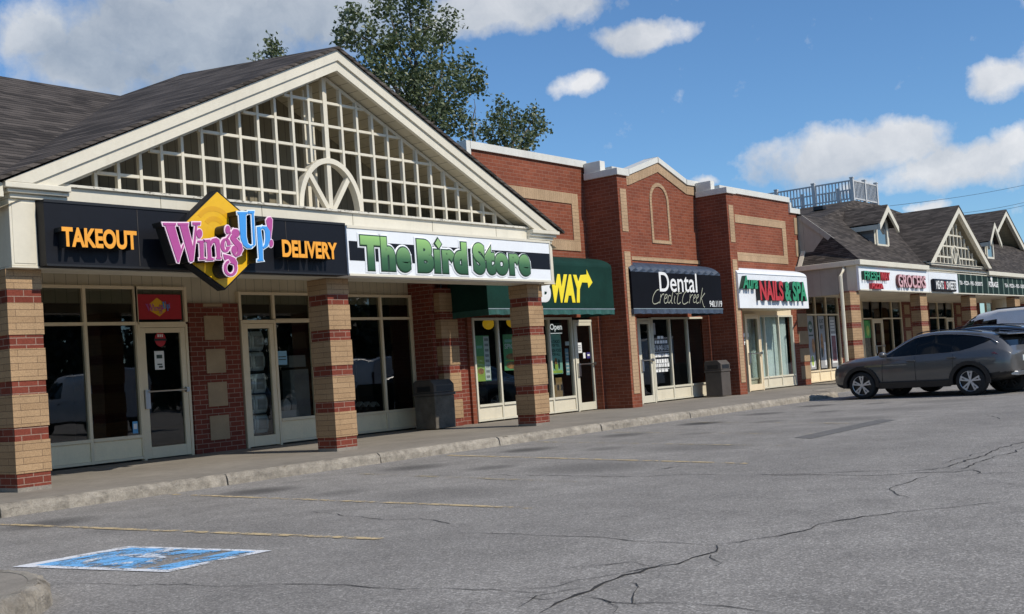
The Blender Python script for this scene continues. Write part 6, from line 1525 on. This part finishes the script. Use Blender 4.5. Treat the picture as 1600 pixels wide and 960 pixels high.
n1 = w.noise(gen, 9., 6, .6, 1); n1v = w.n('ShaderNodeVectorMath', operation='MULTIPLY_ADD'); w.l(n1, n1v.inputs[0]); n1v.inputs[1].default_value = (.07,.07,.045); n1v.inputs[2].default_value = (-.035,-.035,-.022)
ad = w.n('ShaderNodeVectorMath', operation='ADD'); w.l(gen, ad.inputs[0]); w.l(n1v.outputs[0], ad.inputs[1]); wd_ = ad.outputs[0]
fine = w.noise(gen, 26., 8, .62)
field = None; greyf = None
BL = [(300,55,250,95,1.0,.9),(470,20,210,70,.9,.8),(150,100,150,60,.75,.2),(60,40,90,80,.5,.3),(760,15,170,45,.9,.25),(860,5,130,35,.8,.1),(1015,52,100,32,.62,0),(905,132,66,28,.55,0),(1560,126,52,38,.75,.1),(1330,232,170,44,.95,.25),(1405,212,70,32,.9,0),(1490,258,125,44,.95,.15),(1590,222,50,40,.8,.1),(1112,276,36,14,.5,0),(1345,282,40,14,.6,0),(1450,322,40,12,.6,0),(560,150,120,60,.35,.3),(1700,100,120,80,.8,.3),(-150,60,150,100,.8,.5)]
def blob(d, amt, a_, b_, ra, rb):
    p = w.math('DIVIDE', vdot(wd_, a_), ra); q = w.math('DIVIDE', vdot(wd_, b_), rb); f = vdot(wd_, d)
    r = w.math('SQRT', w.math('ADD', w.math('MULTIPLY', p, p), w.math('MULTIPLY', q, q)))
    e = w.math('ADD', w.math('MULTIPLY', w.math('MAXIMUM', w.math('SUBTRACT', 1.1, r), -1.), .8), (amt-.75)*.35); fr = w.math('GREATER_THAN', f, .3); return w.math('SUBTRACT', w.math('MULTIPLY', e, fr), w.math('SUBTRACT', 1., fr)), q
for (u, v, ru, rv, amt, gr) in BL:
    d = ray(u, v).normalized(); a_ = Vector((0,0,1)).cross(d).normalized()*-1; b_ = a_.cross(d)
    if b_.z < 0: b_ = -b_
    e, q = blob(d, amt, a_, b_, ru/FPX*.95, rv/FPX*.95)
    field = e if field is None else w.math('MAXIMUM', field, e)
    low = w.math('MULTIPLY', w.math('MULTIPLY', w.math('ADD', e, .15), 2.2, clamp=True), w.math('ADD', gr, w.math('MULTIPLY', q, -.35)), clamp=True)
    greyf = low if greyf is None else w.math('MAXIMUM', greyf, low)
# loose clouds over the rest of the sky
back = w.math('LESS_THAN', vdot(gen, tuple(fw)), .55)
gn = w.math('MULTIPLY', w.math('SUBTRACT', w.noise(gen, 3.2, 6, .6), .52), 3.)
field = w.math('MAXIMUM', field, w.math('MULTIPLY', gn, back))
dens = w.math('ADD', field, w.math('MULTIPLY', w.math('SUBTRACT', fine, .5), 1.1))
mask = w.ramp(dens, [(.14, 0), (.30, .5), (.52, 1)])
lum = w.noise(wd_, 11., 9, .62)
cw = w.mix(w.ramp(lum, [(.3, 0), (.7, 1)]), (4.6,5.0,5.6), (8.2,8.2,8.3))
cg = w.mix(w.ramp(lum, [(.3, 0), (.7, 1)]), (2.2,2.8,3.7), (4.9,5.4,6.0))
cloud = w.mix(w.math('MULTIPLY', greyf, 1., clamp=True), cw, cg)
skyc = w.mix(1., sky.outputs[0], (.74,1.0,1.2), 'MULTIPLY')
w.l(w.mix(w.math('MULTIPLY', mask, .93), skyc, cloud), bg.inputs[0]); w.l(bg.outputs[0], out.inputs[0])

SC.render.engine = 'CYCLES'
SC.cycles.max_bounces = 8; SC.cycles.transparent_max_bounces = 16; SC.cycles.sample_clamp_indirect = 8
vs = SC.view_settings; vs.view_transform = 'Standard'; vs.look = 'None'; vs.exposure = 0; vs.gamma = 1; vs.use_curve_mapping = False
